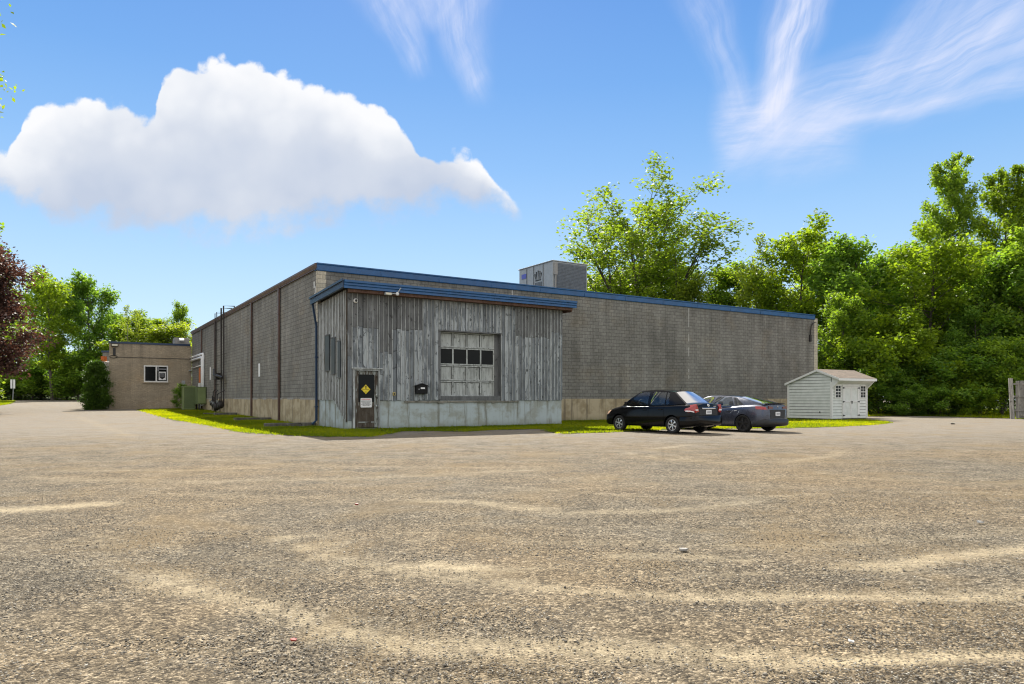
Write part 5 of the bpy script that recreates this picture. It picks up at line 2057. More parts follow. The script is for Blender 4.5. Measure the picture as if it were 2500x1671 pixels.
def lerp3(a, b, t):
    return tuple(p + (q_ - p) * t for p, q_ in zip(a, b))


def greenhouse(root, cols, zb, yb, yt, zt_, mats, glass_cells, roof_mat, bulge=0.02, hl=(0.0, 0.07, 0.9, 1.0), rear_margin=0.08):
    """cols: (x at the belt, x at the roof) from the windscreen edge backwards; cells between columns are glass or body"""
    zb, yb, yt, zt_ = mono(*zb), mono(*yb), mono(*yt), mono(*zt_)
    glass, sides = [], {1: MB(), -1: MB()}

    def S(ci, h, sd_):
        xb, xt = ci
        a = (xb, yb(xb), zb(xb))
        c = (xt, yt(xt), zt_(xt))
        p = lerp3(a, c, h)
        k = math.sin(math.pi * h)
        return (p[0], (p[1] + bulge * k) * sd_, p[2] + 0.01 * k)

    def cell(c0, c1, h0, h1, sd_, mb, inset=0.0, nu=4, nv=5):
        vs = []
        for i in range(nu + 1):
            for j in range(nv + 1):
                u = i / nu
                h = h0 + (h1 - h0) * j / nv
                c = (c0[0] + (c1[0] - c0[0]) * u, c0[1] + (c1[1] - c0[1]) * u)
                p = S(c, h, sd_)
                vs.append((p[0], p[1] - inset * sd_, p[2]))
        mb.add(vs, grid_faces(nu + 1, nv + 1))
    for sd_ in (-1, 1):
        body = sides[sd_]
        for i in range(len(cols) - 1):
            c0, c1 = cols[i], cols[i + 1]
            if i in glass_cells:
                cell(c0, c1, hl[0], hl[1], sd_, body, nv=1)
                cell(c0, c1, hl[2], hl[3], sd_, body, nv=1)
                g = MB()
                cell(c0, c1, hl[1], hl[2], sd_, g, 0.008)
                glass.append(('side_window', g, mats[1]))
            else:
                cell(c0, c1, 0, 1, sd_, body)

    # windscreen and rear window as curved sheets between the two sides
    def sheet_(c, sgn, bow, mat, name, top_in, bot_in, side_in):
        g = MB()
        nu, nv = 12, 6
        vs = []
        for j in range(nv + 1):
            h = bot_in + (1 - top_in - bot_in) * j / nv
            L_, R_ = S(c, h, 1), S(c, h, -1)
            for i in range(nu + 1):
                u = side_in + (1 - 2 * side_in) * i / nu
                p = lerp3(L_, R_, u)
                k = 4 * u * (1 - u)
                vs.append((p[0] + sgn * bow * k, p[1], p[2] + 0.035 * k * h))
        g.add(vs, grid_faces(nv + 1, nu + 1))
        return (name, g, mat)
    glass.append(sheet_(cols[0], 1, 0.10, mats[1], 'windscreen', 0.03, 0.0, 0.03))
    glass.append(sheet_(cols[-1], -1, 0.05, mats[2], 'rear_window', 0.03, 0.03, rear_margin))
    # strips either side of the rear window
    for sd_ in (1, -1):
        body = sides[sd_]
        vs = []
        for j in range(7):
            h = j / 6
            L_, R_ = S(cols[-1], h, sd_), S(cols[-1], h, -sd_)
            for u in (0, rear_margin * 0.55, rear_margin * 1.1):
                p = lerp3(L_, R_, u)
                k = 4 * u * (1 - u)
                vs.append((p[0] - 0.05 * k, p[1], p[2] + 0.035 * k * h + 0.002))
        body.add(vs, grid_faces(7, 3))
    for sd_ in (1, -1):
        sides[sd_].build('pillar_frame', mats[0], root, smooth=True)
    # roof
    r_ = MB()
    n, m = 14, 12
    vs = []
    x0, x1 = cols[0][1], cols[-1][1]
    for i in range(n + 1):
        x = x0 + (x1 - x0) * i / n
        for j in range(m + 1):
            u = j / m * 2 - 1
            bow = 0.10 * (1 - u * u) if i == 0 else (0.05 * (1 - u * u) * (-1) if i == n else 0)
            z = zt_(x) + 0.035 * (1 - u * u)
            vs.append((x + bow, yt(x) * u, z + 0.003))
    r_.add(vs, grid_faces(n + 1, m + 1))
    r_.build('roof', roof_mat, root, smooth=True)
    for name, g, mt in glass:
        g.build(name, mt, root, smooth=True)


def wheel(root, x, y, rad, wid, rim, spokes, mat, tyre_mat, sgn):
    b = MB()
    w_ = wid / 2
    b.lathe([(rim, -w_ * .9), (rad * .9, -w_), (rad * .975, -w_ * .82), (rad, -w_ * .5), (rad, w_ * .5), (rad * .975, w_ * .82), (rad * .9, w_), (rim, w_ * .9), (rim * 0.97, 0), (rim, -w_ * .9)], 'y', (0, 0, 0), 32)
    t = b.build('wheel', tyre_mat, root, smooth=True, loc=(x, y, rad))
    b = MB()
    f = w_ * 0.78 * sgn
    b.lathe([(0, f - 0.02 * sgn), (rim * .3, f - 0.03 * sgn), (rim * .99, f - 0.045 * sgn)], 'y', (0, 0, 0), 30)
    b.build('rim_back', MATS['car_trim'], t)
    b = MB()
    b.lathe([(rim * .88, f - 0.03 * sgn), (rim * .90, f), (rim * .985, f), (rim, f - 0.03 * sgn)], 'y', (0, 0, 0), 32)
    b.lathe([(0, f + 0.01 * sgn), (rim * .22, f + 0.006 * sgn), (rim * .27, f - 0.02 * sgn)], 'y', (0, 0, 0), 20)
    for k in range(spokes):
        a = 2 * math.pi * k / spokes + 0.3
        hw0, hw1 = 0.30, 0.20
        vs = []
        for rr, hw, ff in ((rim * .2, hw0 * 1.3, f), (rim * .6, hw1, f + 0.004 * sgn), (rim * .93, hw1 * 0.95, f - 0.005 * sgn)):
            for s2 in (-1, 1):
                vs.append((rr * math.cos(a + s2 * hw), ff, rr * math.sin(a + s2 * hw)))
        vs += [(p[0], p[1] - 0.02 * sgn, p[2]) for p in vs]
        b.add(vs, [(0, 1, 3, 2), (2, 3, 5, 4), (0, 2, 8, 6), (2, 4, 10, 8), (1, 7, 9, 3), (3, 9, 11, 5), (4, 5, 11, 10)])
    b.build('rim', mat, t)


def plate(root, x, z, w_=0.30, h=0.15):
    b = MB()
    b.box(x - 0.012, -w_ / 2, z - h / 2, x, w_ / 2, z + h / 2)
    p = b.build('number_plate', MATS['plate_white'], root)
    b = MB()
    rr = random.Random(int(x * 100))
    y = -w_ / 2 + 0.035
    while y < w_ / 2 - 0.05:
        b.box(x - 0.015, y, z - 0.035, x - 0.0125, y + 0.022, z + rr.choice((0.03, 0.036)))
        y += 0.036
    b.build('plate_mark', MATS['grey_print'], p)


def seats(root, xs, zb):
    for x in xs:
        for y in (-0.36, 0.36):
            b = MB()
            b.prism([(x - 0.02, zb - 0.5), (x - 0.16, zb + 0.12), (x - 0.28, zb + 0.12), (x - 0.2, zb - 0.5)], 'y', y - 0.23, y + 0.23)
            st = b.build('seat', MATS['seat_cloth'], root, bevel=0.04)
            b = MB()
            b.box(x - 0.29, y - 0.12, zb + 0.14, x - 0.19, y + 0.12, zb + 0.31)
            b.build('head_rest', MATS['seat_cloth'], st, bevel=0.045)


def steering(root, x, y, z):
    b = MB()
    pts = [(x + 0.06 * math.sin(R(a)), y + 0.19 * math.cos(R(a)), z + 0.18 * math.sin(R(a))) for a in range(0, 361, 20)]
    b.tube(pts, 0.016, 6)
    b.box(x + 0.0, y - 0.05, z - 0.05, x + 0.08, y + 0.05, z + 0.05)
    b.build('steering_wheel', MATS['interior'], root)


def mirror(root, x, y, z, mat):
    for s in (-1, 1):
        b = MB()
        b.prism([(x, y * s), (x + 0.06, (y + 0.02) * s), (x + 0.08, (y + 0.18) * s), (x + 0.0, (y + 0.19) * s), (x - 0.05, (y + 0.17) * s), (x - 0.05, (y + 0.05) * s)], 'z', z, z + 0.14)
        b.build('wing_mirror', mat, root, bevel=0.025)


def black_saloon():
    g = empty('parked_car', (5.82, 27.54, 0.0), math.atan2(0.8, -0.6), 'black four door saloon parked with its red tail lamps to the lot', 'car')
    g.scale = (1.05, 1.05, 1.05)
    L = 4.45
    c = Car(W=([-2.225, -2.19, -2.1, -1.9, -1.2, 0, 1.2, 1.75, 2.05, 2.17, 2.225], [.66, .735, .79, .825, .845, .85, .845, .82, .74, .62, .46]),
            sill=([-2.225, -2.1, -1.9, -1.5, 1.5, 1.9, 2.1, 2.225], [.36, .30, .25, .22, .22, .22, .25, .32]),
            belt=([-2.225, -2.1, -1.7, -1.0, 0, 0.9, 1.4, 1.9, 2.15, 2.225], [.90, .97, 1.0, .985, .95, .93, .86, .76, .62, .50]),
            top=([-2.225, -2.19, -2.05, -1.75, -1.4, -1.2, 0.8, 1.0, 1.15, 1.5, 1.9, 2.12, 2.225], [.97, 1.06, 1.10, 1.11, 1.09, 1.02, 1.0, 1.05, 1.04, .98, .87, .70, .54]), L=L)
    c.shell('body', MATS['car_black'], g, (-1.285, 1.315), 0.355)
    cols = [(1.17, 0.40), (0.97, 0.32), (-0.12, -0.10), (-0.26, -0.24), (-0.92, -0.85), (-0.97, -0.89), (-1.12, -0.97), (-1.78, -1.16)]
    greenhouse(g, cols, zb=([-1.9, -1.0, 0, 1.5], [1.075, 1.0, .965, .985]), yb=([-1.8, -1.2, 0, 1.5], [.70, .775, .80, .76]),
               yt=([-1.2, -0.4, 0.55], [.52, .565, .54]), zt_=([-1.2, -0.8, -0.2, 0.2, 0.55], [1.475, 1.525, 1.55, 1.54, 1.49]),
               mats=(MATS['car_black'], MATS['car_glass'], MATS['rear_glass']), glass_cells=(1, 3, 5), roof_mat=MATS['car_black'], rear_margin=0.06)
    for s in (1, -1):
        for (x0, x1, hx) in ((-0.19, 0.84, -0.02), (-0.92, -0.21, -0.76)):
            b = MB()
            c.patch(b, x0, x1, 2.3, 6.4, s, 0.006, 10, 12)
            d = b.build('door', MATS['car_black'], g, smooth=True)
            b = MB()
            p = c.pt(hx, 5.4)
            b.box(hx - 0.09, s * (p[1] + 0.008), p[2] - 0.016, hx + 0.09, s * (p[1] + 0.04), p[2] + 0.016)
            b.build('door_handle', MATS['car_black'], d, bevel=0.01)
        # tall three cornered tail lamp wrapping the corner
        b = MB()
        vs = []
        o = [(-1.84, 5.05), (-1.86, 5.45), (-2.02, 7.2), (-2.09, 7.15), (-2.218, 5.3), (-2.218, 4.75), (-2.0, 4.75)]
        ctr = [sum(p[0] for p in o) / 7, sum(p[1] for p in o) / 7]
        pts = [(p[0], p[1] * s, p[2]) for p in [c.pt(x, k, 0.014) for x, k in o] + [c.pt(ctr[0], ctr[1], 0.022)]]
        pts += [(-2.245, y_ * s, z_) for y_, z_ in ((.60, .80), (.715, .82), (.69, 1.04), (.655, 1.05), (.53, .80))]
        pts += [(-2.15, y_ * s, z_) for y_, z_ in ((.62, .82), (.64, 1.03))]
        bm = bmesh.new()
        for p in pts:
            bm.verts.new(p)
        bmesh.ops.convex_hull(bm, input=bm.verts)
        bm.verts.ensure_lookup_table()
        live = [v_ for v_ in bm.verts if v_.link_faces]
        idx = {v_: n_ for n_, v_ in enumerate(live)}
        b.add([tuple(v_.co) for v_ in live], [tuple(idx[v_] for v_ in f_.verts) for f_ in bm.faces])
        bm.free()
        t = b.build('tail_lamp', MATS['tail_red'], g)
        b = MB()
        c.patch(b, -2.2, -1.90, 4.85, 5.12, s, 0.026, 6, 2)
        b.box(-2.249, .58 * s, .825, -2.2455, .72 * s, .875)
        b.build('clear_band', MATS['tail_clear'], t)
        # head lamp
        b = MB()
        c.patch(b, 1.86, 2.15, 5.2, 6.9, s, 0.010, 6, 6, -0.12)
        b.build('headlight', MATS['head_amber'], g, smooth=True)
        b = MB()
        c.patch(b, -1.62, -0.95, 1.6, 2.35, s, 0.012, 4, 4)
    # rear face fittings
    b = MB()
    b.box(-2.235, -.50, .66, -2.222, .50, .90)
    b.build('plate_recess', MATS['car_trim'], g, bevel=0.01)
    b = MB()
    b.box(-2.262, -.36, .875, -2.236, .36, .925)
    b.build('chrome_strip', MATS['chrome'], g, bevel=0.01)
    plate(g, -2.238, .77)
    b = MB()
    b.lathe([(0.03, -2.235), (0.05, -2.235), (0.05, -2.222), (0.03, -2.222), (0.03, -2.235)], 'x', (0, 0, 1.0), 18)
    b.box(-2.234, -0.065, 0.988, -2.224, 0.065, 1.012)
    b.build('round_badge', MATS['chrome'], g)
    b = MB()
    for i in range(5):
        b.box(-2.232, -0.30 - i * 0.03, 0.955, -2.222, -0.282 - i * 0.03, 0.985)
    b.build('script_badge', MATS['chrome'], g)
    cb = Car(W=([-2.29, -2.25, -2.1, -1.8, -1.62], [.63, .755, .82, .855, .857]), sill=([-2.29, -2.2, -1.9, -1.62], [.36, .29, .25, .24]),
             belt=([-2.29, -2.2, -1.62], [.60, .645, .66]), top=([-2.29, -2.2, -1.62], [.63, .655, .668]), L=1)
    m = MB()
    xs = np.linspace(-2.29, -1.66, 14)
    ks = np.linspace(0, 10, 31)
    vs = []
    for x in xs:
        h = [cb.pt(x, k) for k in ks]
        vs += h + [(p[0], -p[1], p[2]) for p in h[-2:0:-1]]
    n = 60
    m.add(vs, [(i * n + j, i * n + (j + 1) % n, (i + 1) * n + (j + 1) % n, (i + 1) * n + j) for i in range(13) for j in range(n)] + [tuple(range(n - 1, -1, -1))])
    m.build('rear_bumper', MATS['car_black'], g, smooth=True)
    for x in (-1.285, 1.315):
        for s in (1, -1):
            wheel(g, x, 0.735 * s, 0.305, 0.185, 0.2, 6, MATS['hubcap'], MATS['rubber'], s)
    b = MB()
    b.tube([(-0.98, 0, 1.535), (-1.06, 0, 1.68)], 0.007, 5)
    b.lathe([(0.0, 0.0), (0.03, 0.0), (0.02, 0.03), (0, 0.03)], 'z', (-0.98, 0, 1.535), 10)
    b.build('aerial', MATS['car_trim'], g)
    mirror(g, 0.80, .80, .985, MATS['car_black'])
    seats(g, (0.05, -0.7), 0.95)
    steering(g, 0.50, 0.37, 1.03)
    b = MB()
    b.box(-1.4, -.6, .30, 1.0, .6, .34)
    b.tube([(-2.2, -.45, .27), (-1.7, -.45, .27)], 0.028, 8)
    b.build('underbody', MATS['car_trim'], g)


black_saloon()


def slate_fastback():
    g = empty('parked_car', (8.85, 28.95, 0.0), math.atan2(0.8, -0.6), 'slate grey fastback car with dark wheels parked beyond the black saloon', 'car')
    g.scale = (1.02, 1.02, 1.02)
    L = 4.69
    c = Car(W=([-2.345, -2.31, -2.2, -1.95, -1.45, -0.6, 0.4, 1.4, 1.9, 2.18, 2.3, 2.345], [.60, .70, .80, .885, .925, .895, .90, .905, .85, .72, .58, .44]),
            sill=([-2.345, -2.2, -1.9, -1.5, 1.5, 1.9, 2.345], [.34, .26, .22, .19, .19, .20, .28]),
            belt=([-2.345, -2.2, -1.8, -1.2, -0.4, 0.8, 1.4, 1.9, 2.2, 2.345], [.93, .97, .985, .965, .90, .86, .86, .76, .64, .54]),
            top=([-2.345, -2.30, -2.15, -1.9, -1.4, 0.9, 1.2, 1.6, 2.0, 2.25, 2.345], [1.045, 1.085, 1.10, 1.105, 1.08, .95, .95, .90, .80, .68, .58]), L=L)
    c.shell('body', MATS['car_slate'], g, (-1.43, 1.445), 0.375)
    cols = [(1.55, 0.42), (1.32, 0.36), (0.10, 0.02), (-0.02, -0.08), (-1.0, -0.72), (-1.04, -0.76), (-1.42, -0.90), (-2.06, -0.98)]
    greenhouse(g, cols, zb=([-2.1, -1.5, -0.8, 0, 1.6], [1.095, 1.02, .955, .915, .93]), yb=([-2.1, -1.5, -0.8, 0.5, 1.6], [.60, .735, .815, .82, .76]),
               yt=([-1.0, -0.3, 0.45], [.52, .56, .54]), zt_=([-1.0, -0.6, -0.2, 0.15, 0.45], [1.335, 1.383, 1.405, 1.40, 1.362]),
               mats=(MATS['car_slate'], MATS['car_glass'], MATS['rear_glass']), glass_cells=(1, 3, 5), roof_mat=MATS['dark_pane'], bulge=0.03, rear_margin=0.07)
    for s in (1, -1):
        for (x0, x1, hx) in ((0.06, 1.2, 0.22), (-0.98, 0.04, -0.80)):
            b = MB()
            c.patch(b, x0, x1, 2.2, 6.3, s, 0.005, 10, 12)
            d = b.build('door', MATS['car_slate'], g, smooth=True)
            b = MB()
            p = c.pt(hx, 5.2)
            b.box(hx - 0.1, s * (p[1] + 0.004), p[2] - 0.012, hx + 0.1, s * (p[1] + 0.012), p[2] + 0.012)
            b.build('door_handle', MATS['car_trim'], d)
        b = MB()
        c.patch(b, -2.335, -1.98, 5.55, 6.9, s, 0.010, 8, 4, 0.05)
        t = b.build('tail_lamp', MATS['tail_red'], g, smooth=True)
        b = MB()
        b.prism([(.32 * s, .90), (.60 * s, .89), (.60 * s, 1.0), (.32 * s, .965)], 'x', -2.36, -2.33)
        b.build('lamp_rear_face', MATS['tail_dark'], t)
        b = MB()
        c.patch(b, 1.8, 2.2, 5.3, 6.8, s, 0.008, 6, 5, -0.1)
        b.build('headlight', MATS['tail_clear'], g, smooth=True)
    b = MB()
    b.prism([(-.46, .52), (.46, .52), (.52, .86), (-.52, .86)], 'x', -2.352, -2.335)
    b.build('plate_recess', MATS['car_trim'], g)
    plate(g, -2.354, .70)
    b = MB()
    b.prism([(-0.05, 1.0), (0.05, 1.0), (0.042, 0.985), (0.012, 0.982), (0, 0.91), (-0.012, 0.982), (-0.042, 0.985)], 'x', -2.358, -2.33)
    b.build('badge', MATS['chrome'], g)
    b = MB()
    vs = []
    for i in range(13):
        u = i / 12 * 2 - 1
        x = -2.33 + 0.12 * u * u
        vs += [(x, u * .66, 1.085 - 0.03 * u * u), (x - 0.05, u * .67, 1.115 - 0.03 * u * u), (x + 0.16, u * .67, 1.112 - 0.02 * u * u)]
    b.add(vs, grid_faces(13, 3))
    b.build('spoiler', MATS['car_trim'], g, smooth=True)
    cb = Car(W=([-2.385, -2.35, -2.2, -1.95, -1.8], [.60, .745, .845, .905, .915]), sill=([-2.385, -2.3, -2.0, -1.8], [.32, .24, .20, .19]),
             belt=([-2.385, -2.3, -1.8], [.47, .505, .40]), top=([-2.385, -2.3, -1.8], [.50, .515, .41]), L=1)
    m = MB()
    xs = np.linspace(-2.385, -1.83, 14)
    ks = np.linspace(0, 10, 31)
    vs = []
    for x in xs:
        h = [cb.pt(x, k) for k in ks]
        vs += h + [(p[0], -p[1], p[2]) for p in h[-2:0:-1]]
    n = 60
    m.add(vs, [(i * n + j, i * n + (j + 1) % n, (i + 1) * n + (j + 1) % n, (i + 1) * n + j) for i in range(13) for j in range(n)] + [tuple(range(n - 1, -1, -1))])
    m.build('rear_bumper', MATS['car_trim'], g, smooth=True)
    for x in (-1.43, 1.445):
        for s in (1, -1):
            wheel(g, x, 0.795 * s, 0.335, 0.235, 0.24, 5, MATS['dark_wheel'], MATS['rubber'], s)
    mirror(g, 1.0, .83, .95, MATS['car_slate'])
    seats(g, (0.2, -0.75), 0.86)
    steering(g, 0.65, 0.37, .92)
    b = MB()
    b.box(-1.4, -.6, .24, 1.0, .6, .28)
    b.build('underbody', MATS['car_trim'], g)


slate_fastback()

M_ = MATS
OAK1 = Tree('broadleaf_tree', 1, 13, 4.6, M_['leaf_dark'], M_['bark'], 0.16, 'round', 34, 7, 15000, 0.30, 0.75)
OAK2 = Tree('broadleaf_tree', 2, 13, 4.4, M_['leaf_mid'], M_['bark'], 0.14, 'round', 32, 7, 14000, 0.30, 0.75)
LIME = Tree('broadleaf_tree', 3, 12, 4.2, M_['leaf_lime'], M_['bark'], 0.3, 'egg', 26, 7, 12000, 0.27, 0.8, flat=0.55)
OLIVE = Tree('broadleaf_tree', 4, 12, 4.0, M_['leaf_olive'], M_['pale_bark'], 0.15, 'round', 30, 6, 11000, 0.25, 0.7)
POP1 = Tree('poplar_tree', 21, 24, 6.6, M_['leaf_mid'], M_['pale_bark'], 0.14, 'spire', 84, 8, 31000, 0.29, 0.8, up=0.6, r0=0.26, lean=0.5)
POP2 = Tree('poplar_tree', 22, 24, 6.6, M_['leaf_lime'], M_['pale_bark'], 0.14, 'spire', 80, 8, 31000, 0.29, 0.8, up=0.6, r0=0.26, lean=0.6)
COT = Tree('cottonwood_tree', 19, 25, 10.8, M_['leaf_cotton'], M_['bark'], 0.20, 'fan', 150, 7, 36000, 0.31, 0.8, stems=7, up=0.75, r0=0.52, lean=0.9, split=0.62)
BUSH1 = Tree('bush', 8, 4.2, 2.7, M_['leaf_mid'], M_['bark'], 0.02, 'bush', 34, 8, 11000, 0.17, 0.46, r0=0.06)
BUSH2 = Tree('bush', 9, 4.0, 2.6, M_['leaf_lime'], M_['bark'], 0.02, 'bush', 32, 8, 11000, 0.165, 0.42, r0=0.06)
BUSH3 = Tree('bush', 10, 3.6, 2.8, M_['leaf_dark'], M_['bark'], 0.02, 'bush', 32, 8, 11000, 0.165, 0.42, r0=0.06)
SPRIG = Tree('sapling_tree', 12, 14, 1.8, M_['leaf_olive'], M_['pale_bark'], 0.25, 'narrow', 26, 4, 1500, 0.20, 0.32, up=0.95, r0=0.08)
MAROON = Tree('maroon_maple_tree', 13, 11.6, 6.4, M_['leaf_maroon'], M_['bark'], 0.24, 'round', 50, 9, 46000, 0.26, 0.95, r0=0.24)
HEDGE = Tree('clipped_evergreen', 14, 4.6, 1.42, M_['leaf_cedar'], M_['bark'], 0.0, 'bush', 90, 9, 34000, 0.13, 0.36, up=0.3, r0=0.07, lean=0.02)
NEAR = Tree('near_maple_tree', 15, 14.5, 4.3, M_['leaf_lime'], M_['bark'], 0.52, 'round', 26, 6, 9000, 0.13, 0.5, r0=0.2)


def P(u, y):
    return (u - 1250) / 1704 * y


WOOD = 'trees of the wood beyond the lot'
LEFTG = 'trees beyond the end of the drive'


def hgt(v, y, x=0):                           # height of a top sighted at image row v
    return EYE + (974 - v) * y / 1704 - float(zt(x, y))


def tree(k, u, y, v, rz, label, group, cat='tree', wide=1.0, name=None):
    x = P(u, y)
    h = hgt(v, y, x)
    s_ = h / k.H
    return k.place(x, y, s_ * wide, R(rz), label, group, cat, s_, name)


# behind the warehouse
tree(COT, 1565, 86, 462, 100, 'tall open many stemmed cottonwood rising behind the warehouse roof beside the air conditioner', None, wide=1.45)
tree(OLIVE, 1690, 78, 690, 10, 'low pale tree just right of the cottonwood trunk behind the blue roof edge', WOOD)
tree(OAK2, 1780, 84, 672, 60, 'mid green tree over the blue roof edge between cottonwood and the thin sapling', WOOD)
tree(SPRIG, 1862, 76, 556, 0, 'thin sapling with a few leaves against the sky over the warehouse roof', WOOD, name='sapling_tree')
tree(LIME, 1935, 70, 596, 150, 'bright green tree with a dark forked trunk over the far end of the roof', WOOD)
tree(OLIVE, 1850, 74, 668, 200, 'yellowish tree in front of the thin sapling over the roof edge', WOOD)
tree(OAK2, 2010, 80, 628, 220, 'green tree just behind the far corner of the warehouse', WOOD)
tree(LIME, 1620, 92, 660, 250, 'bright low tree behind the feet of the cottonwood stems', WOOD, wide=1.3)
tree(OLIVE, 1480, 92, 690, 290, 'pale low tree behind the right side of the air conditioner', WOOD, wide=1.3)
# right wood
tree(OAK1, 2100, 64, 604, 0, 'dark round topped tree standing behind the ridge of the white shed', WOOD)
tree(OAK1, 2185, 68, 622, 140, 'dark tree with a ragged top between the round topped one and the bright one', WOOD)
tree(POP1, 2300, 70, 384, 0, 'tallest poplar, left of the pair above the wood', WOOD, wide=0.78)
tree(POP2, 2452, 68, 392, 90, 'tall bright poplar, right of the pair above the wood', WOOD, wide=0.85)
tree(LIME, 2275, 60, 622, 30, 'bright lime tree with drooping boughs below the tallest poplar', WOOD, wide=1.15)
tree(LIME, 2375, 62, 655, 200, 'smaller lime tree between the feet of the two poplars', WOOD)
tree(OAK1, 2450, 58, 640, 80, 'dark dense tree in front of the right hand poplar', WOOD)
tree(OAK2, 2520, 56, 600, 250, 'green tree cut by the right edge behind the board fence', WOOD)
tree(OAK1, 2390, 56, 760, 310, 'lower dark tree to the left of the board fence', WOOD)
tree(OAK2, 2060, 58, 740, 190, 'mid green tree rising directly behind the shed roof and the wall end', WOOD)
tree(POP1, 2590, 72, 420, 200, 'poplar mostly beyond the right edge of the view', WOOD)
tree(OAK1, 2240, 76, 690, 20, 'shadowy tree deep in the wood behind the lime tree', WOOD, wide=1.2)
tree(OAK1, 2330, 78, 700, 120, 'shadowy tree deep in the wood under the tallest poplar', WOOD, wide=1.2)
tree(OAK2, 2140, 76, 700, 280, 'green tree deep in the wood behind the dark round topped tree', WOOD, wide=1.2)
tree(OAK1, 2470, 76, 690, 200, 'shadowy tree deep in the wood behind the board fence', WOOD, wide=1.2)
UND = 'bushes along the edge of the wood'
tree(BUSH2, 2190, 56, 800, 0, 'tall bright bush in the middle of the wood edge right of the shed', UND, 'bush')
tree(BUSH2, 2262, 55, 868, 80, 'broad pale topped bush right of the tall bright one', UND, 'bush', 1.2)
tree(BUSH2, 2085, 58, 852, 160, 'bright bush peeping over the shed roof beside the wall end', UND, 'bush')
tree(BUSH1, 2050, 60, 880, 200, 'green bush low behind the shed ridge', UND, 'bush')
tree(BUSH3, 2150, 55, 905, 30, 'dark bush at the right hand wall of the shed', UND, 'bush', 1.2)
tree(BUSH3, 2330, 54, 880, 110, 'dark bush among the trunks halfway to the fence', UND, 'bush', 1.2)
tree(BUSH2, 2392, 54, 880, 250, 'bright bush between the dark bush and the fence', UND, 'bush')
tree(BUSH1, 2445, 53, 850, 300, 'green bush leaning over the fence post', UND, 'bush')
tree(BUSH3, 2215, 53, 955, 70, 'low dark bush on the grass edge under the tall bright bush', UND, 'bush', 1.5)
tree(BUSH3, 2290, 53, 950, 170, 'low dark bush on the grass edge under the pale topped bush', UND, 'bush', 1.5)
tree(BUSH2, 2370, 52, 955, 210, 'low green bush on the grass edge left of the fence', UND, 'bush', 1.5)
tree(BUSH3, 2520, 56, 830, 20, 'dark bush behind the boards of the fence', UND, 'bush', 1.3)
tree(BUSH1, 2110, 66, 820, 20, 'shaded green bush behind the one that peeps over the shed', UND, 'bush', 1.4)

# left: beyond the drive
tree(MAROON, -92, 52, 632, 40, 'large maroon leaved maple at the left edge of the drive', None)
tree(OAK2, -85, 62, 520, 75, 'green tree rising behind the maroon maple at the left edge', LEFTG, wide=0.8)
tree(OAK1, 222, 118, 688, 40, 'tall dark green tree at the far end of the drive', LEFTG, wide=0.82)
tree(LIME, 128, 112, 705, 60, 'bright yellow green tree in front of the tall dark one at the drive end', LEFTG, wide=0.9)
tree(OAK2, 100, 124, 690, 160, 'green tree half hidden by the maroon maple', LEFTG, wide=0.8)
tree(OAK1, 268, 122, 778, 240, 'lower dark tree right of the tall dark one behind the hedge', LEFTG)
tree(OAK2, 30, 126, 760, 10, 'green tree far behind the maroon maple', LEFTG, wide=1.1)
tree(OAK1, -60, 126, 740, 100, 'dark green tree at the left edge behind the maroon maple', LEFTG, wide=1.1)
tree(LIME, 330, 118, 806, 120, 'bright low tree over the left half of the brick office roof', LEFTG, wide=1.8)
tree(OLIVE, 420, 116, 800, 20, 'yellowish low tree over the right half of the brick office roof', LEFTG, wide=2.0)
tree(SPRIG, 312, 110, 738, 40, 'taller thin sapling over the brick office roof', LEFTG, name='sapling_tree', wide=1.0)
tree(SPRIG, 338, 112, 752, 140, 'shorter thin sapling just right of the taller one over the office', LEFTG, name='sapling_tree', wide=1.0)
tree(OAK2, 441, 124, 760, 300, 'small round dark tree over the office roof next to the vent box', LEFTG, wide=0.55)
tree(LIME, 380, 122, 790, 0, 'bright tree behind the gap between sapling and round tree over the office', LEFTG, wide=1.4)
tree(BUSH3, 10, 118, 905, 0, 'dark bush left of the pair of white signs', LEFTG, 'bush', 1.6)
tree(BUSH1, 75, 117, 895, 90, 'green bush right of the pair of white signs', LEFTG, 'bush', 1.5)
tree(BUSH3, 135, 119, 900, 180, 'dark bush behind the trunk of the yellow green tree', LEFTG, 'bush', 1.6)
tree(BUSH1, 195, 116, 890, 240, 'green bush at the drive end left of the clipped evergreen', LEFTG, 'bush', 1.5)
tree(BUSH2, 165, 122, 880, 30, 'bright bush between the two far trunks at the drive end', LEFTG, 'bush', 1.3)
tree(BUSH3, 245, 118, 880, 300, 'dark bush behind the clipped evergreen', LEFTG, 'bush', 1.6)
tree(BUSH1, 40, 121, 915, 130, 'shaded green bush straight behind the pair of white signs', LEFTG, 'bush', 2.2)
tree(BUSH3, 105, 122, 925, 200, 'shaded dark bush between the signs and the yellow green tree trunk', LEFTG, 'bush', 2.2)
tree(BUSH1, 160, 124, 920, 20, 'wide green bush closing the drive end behind the bright bush', LEFTG, 'bush', 2.4)
tree(BUSH3, 215, 123, 918, 80, 'wide dark bush closing the drive end by the clipped evergreen', LEFTG, 'bush', 2.2)
tree(BUSH3, -15, 123, 915, 150, 'wide dark bush at the left edge closing the drive end', LEFTG, 'bush', 2.2)
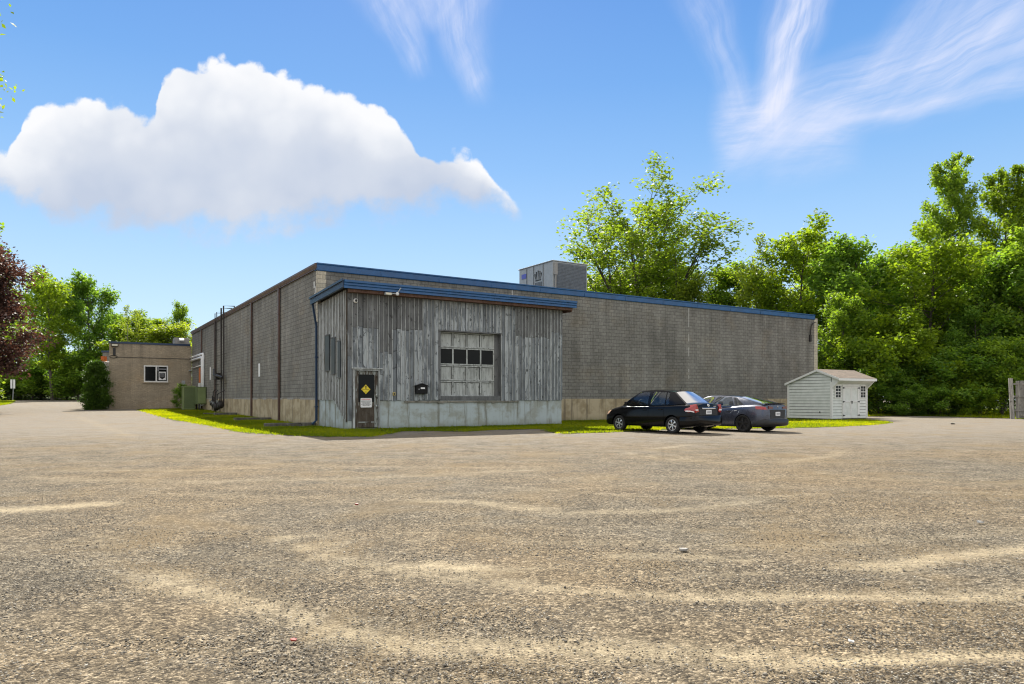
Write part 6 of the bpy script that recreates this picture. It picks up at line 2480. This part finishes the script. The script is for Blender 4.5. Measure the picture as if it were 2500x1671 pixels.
tree(BUSH3, -50, 117, 900, 60, 'dark bush at the left edge beyond the drive', LEFTG, 'bush', 1.6)
tree(BUSH2, -75, 88, 890, 10, 'bright bush under the maroon maple', LEFTG, 'bush', 1.2)

tree(HEDGE, 235, 60.5, 882, 0, 'dense clipped evergreen at the left corner of the brick office', None, 'evergreen', 0.86)
BUSH3.place(-29.3, 62.2, 0.42, 0.4, 'small dark shrub between the office wall and the tall green cabinet', None, 'shrub', 0.5, 'shrub')
NEAR.place(-15.9, 16.5, 1.0, 0.6, 'leafy tree beyond the left edge with branch tips in view', None)


# ================================================================ small things lying on the lot
def litter():
    rng = random.Random(3)
    for (u, v, s_, mat, nm, lab, cat) in (
            (718, 1570, 0.026, 'red_leaf', 'fallen_leaf', 'small red leaf on the near gravel left of centre', 'leaf'),
            (870, 1235, 0.035, 'red_leaf', 'fallen_leaf', 'tiny red leaf on the gravel in front of the annex door', 'leaf'),
            (2393, 1279, 0.035, 'paper', 'paper_scrap', 'white paper scrap on the gravel towards the right edge', 'paper'),
            (1668, 1348, 0.04, 'roof_stone', 'paper_scrap', 'grey folded scrap on the gravel right of centre', 'paper'),
            (2077, 1573, 0.02, 'paper', 'paper_scrap', 'small pale chip on the near gravel at the right', 'paper'),
            (2325, 1037, 0.12, 'black_metal', 'dark_lump', 'small dark lump on the gravel in front of the wood', 'stone')):
        x, y = at(u, v)
        b = MB()
        vs = []
        for i in range(7):
            a = i / 7 * 6.283
            r_ = s_ * rng.uniform(0.6, 1.1)
            vs.append((r_ * math.cos(a), r_ * 0.7 * math.sin(a), rng.uniform(0.2, 0.55) * s_))
        vs.append((0, 0, s_ * 0.5))
        low = [(p[0] * 0.9, p[1] * 0.9, 0.0) for p in vs[:7]]
        b.add(vs + low, [(i, (i + 1) % 7, 7) for i in range(7)] + [(8 + i, 8 + (i + 1) % 7, (i + 1) % 7, i) for i in range(7)])
        o = b.build(nm, MATS[mat], None, loc=(x, y, 0.012), rot=(0, 0, rng.random() * 6))
        tag(o, lab, cat)


litter()
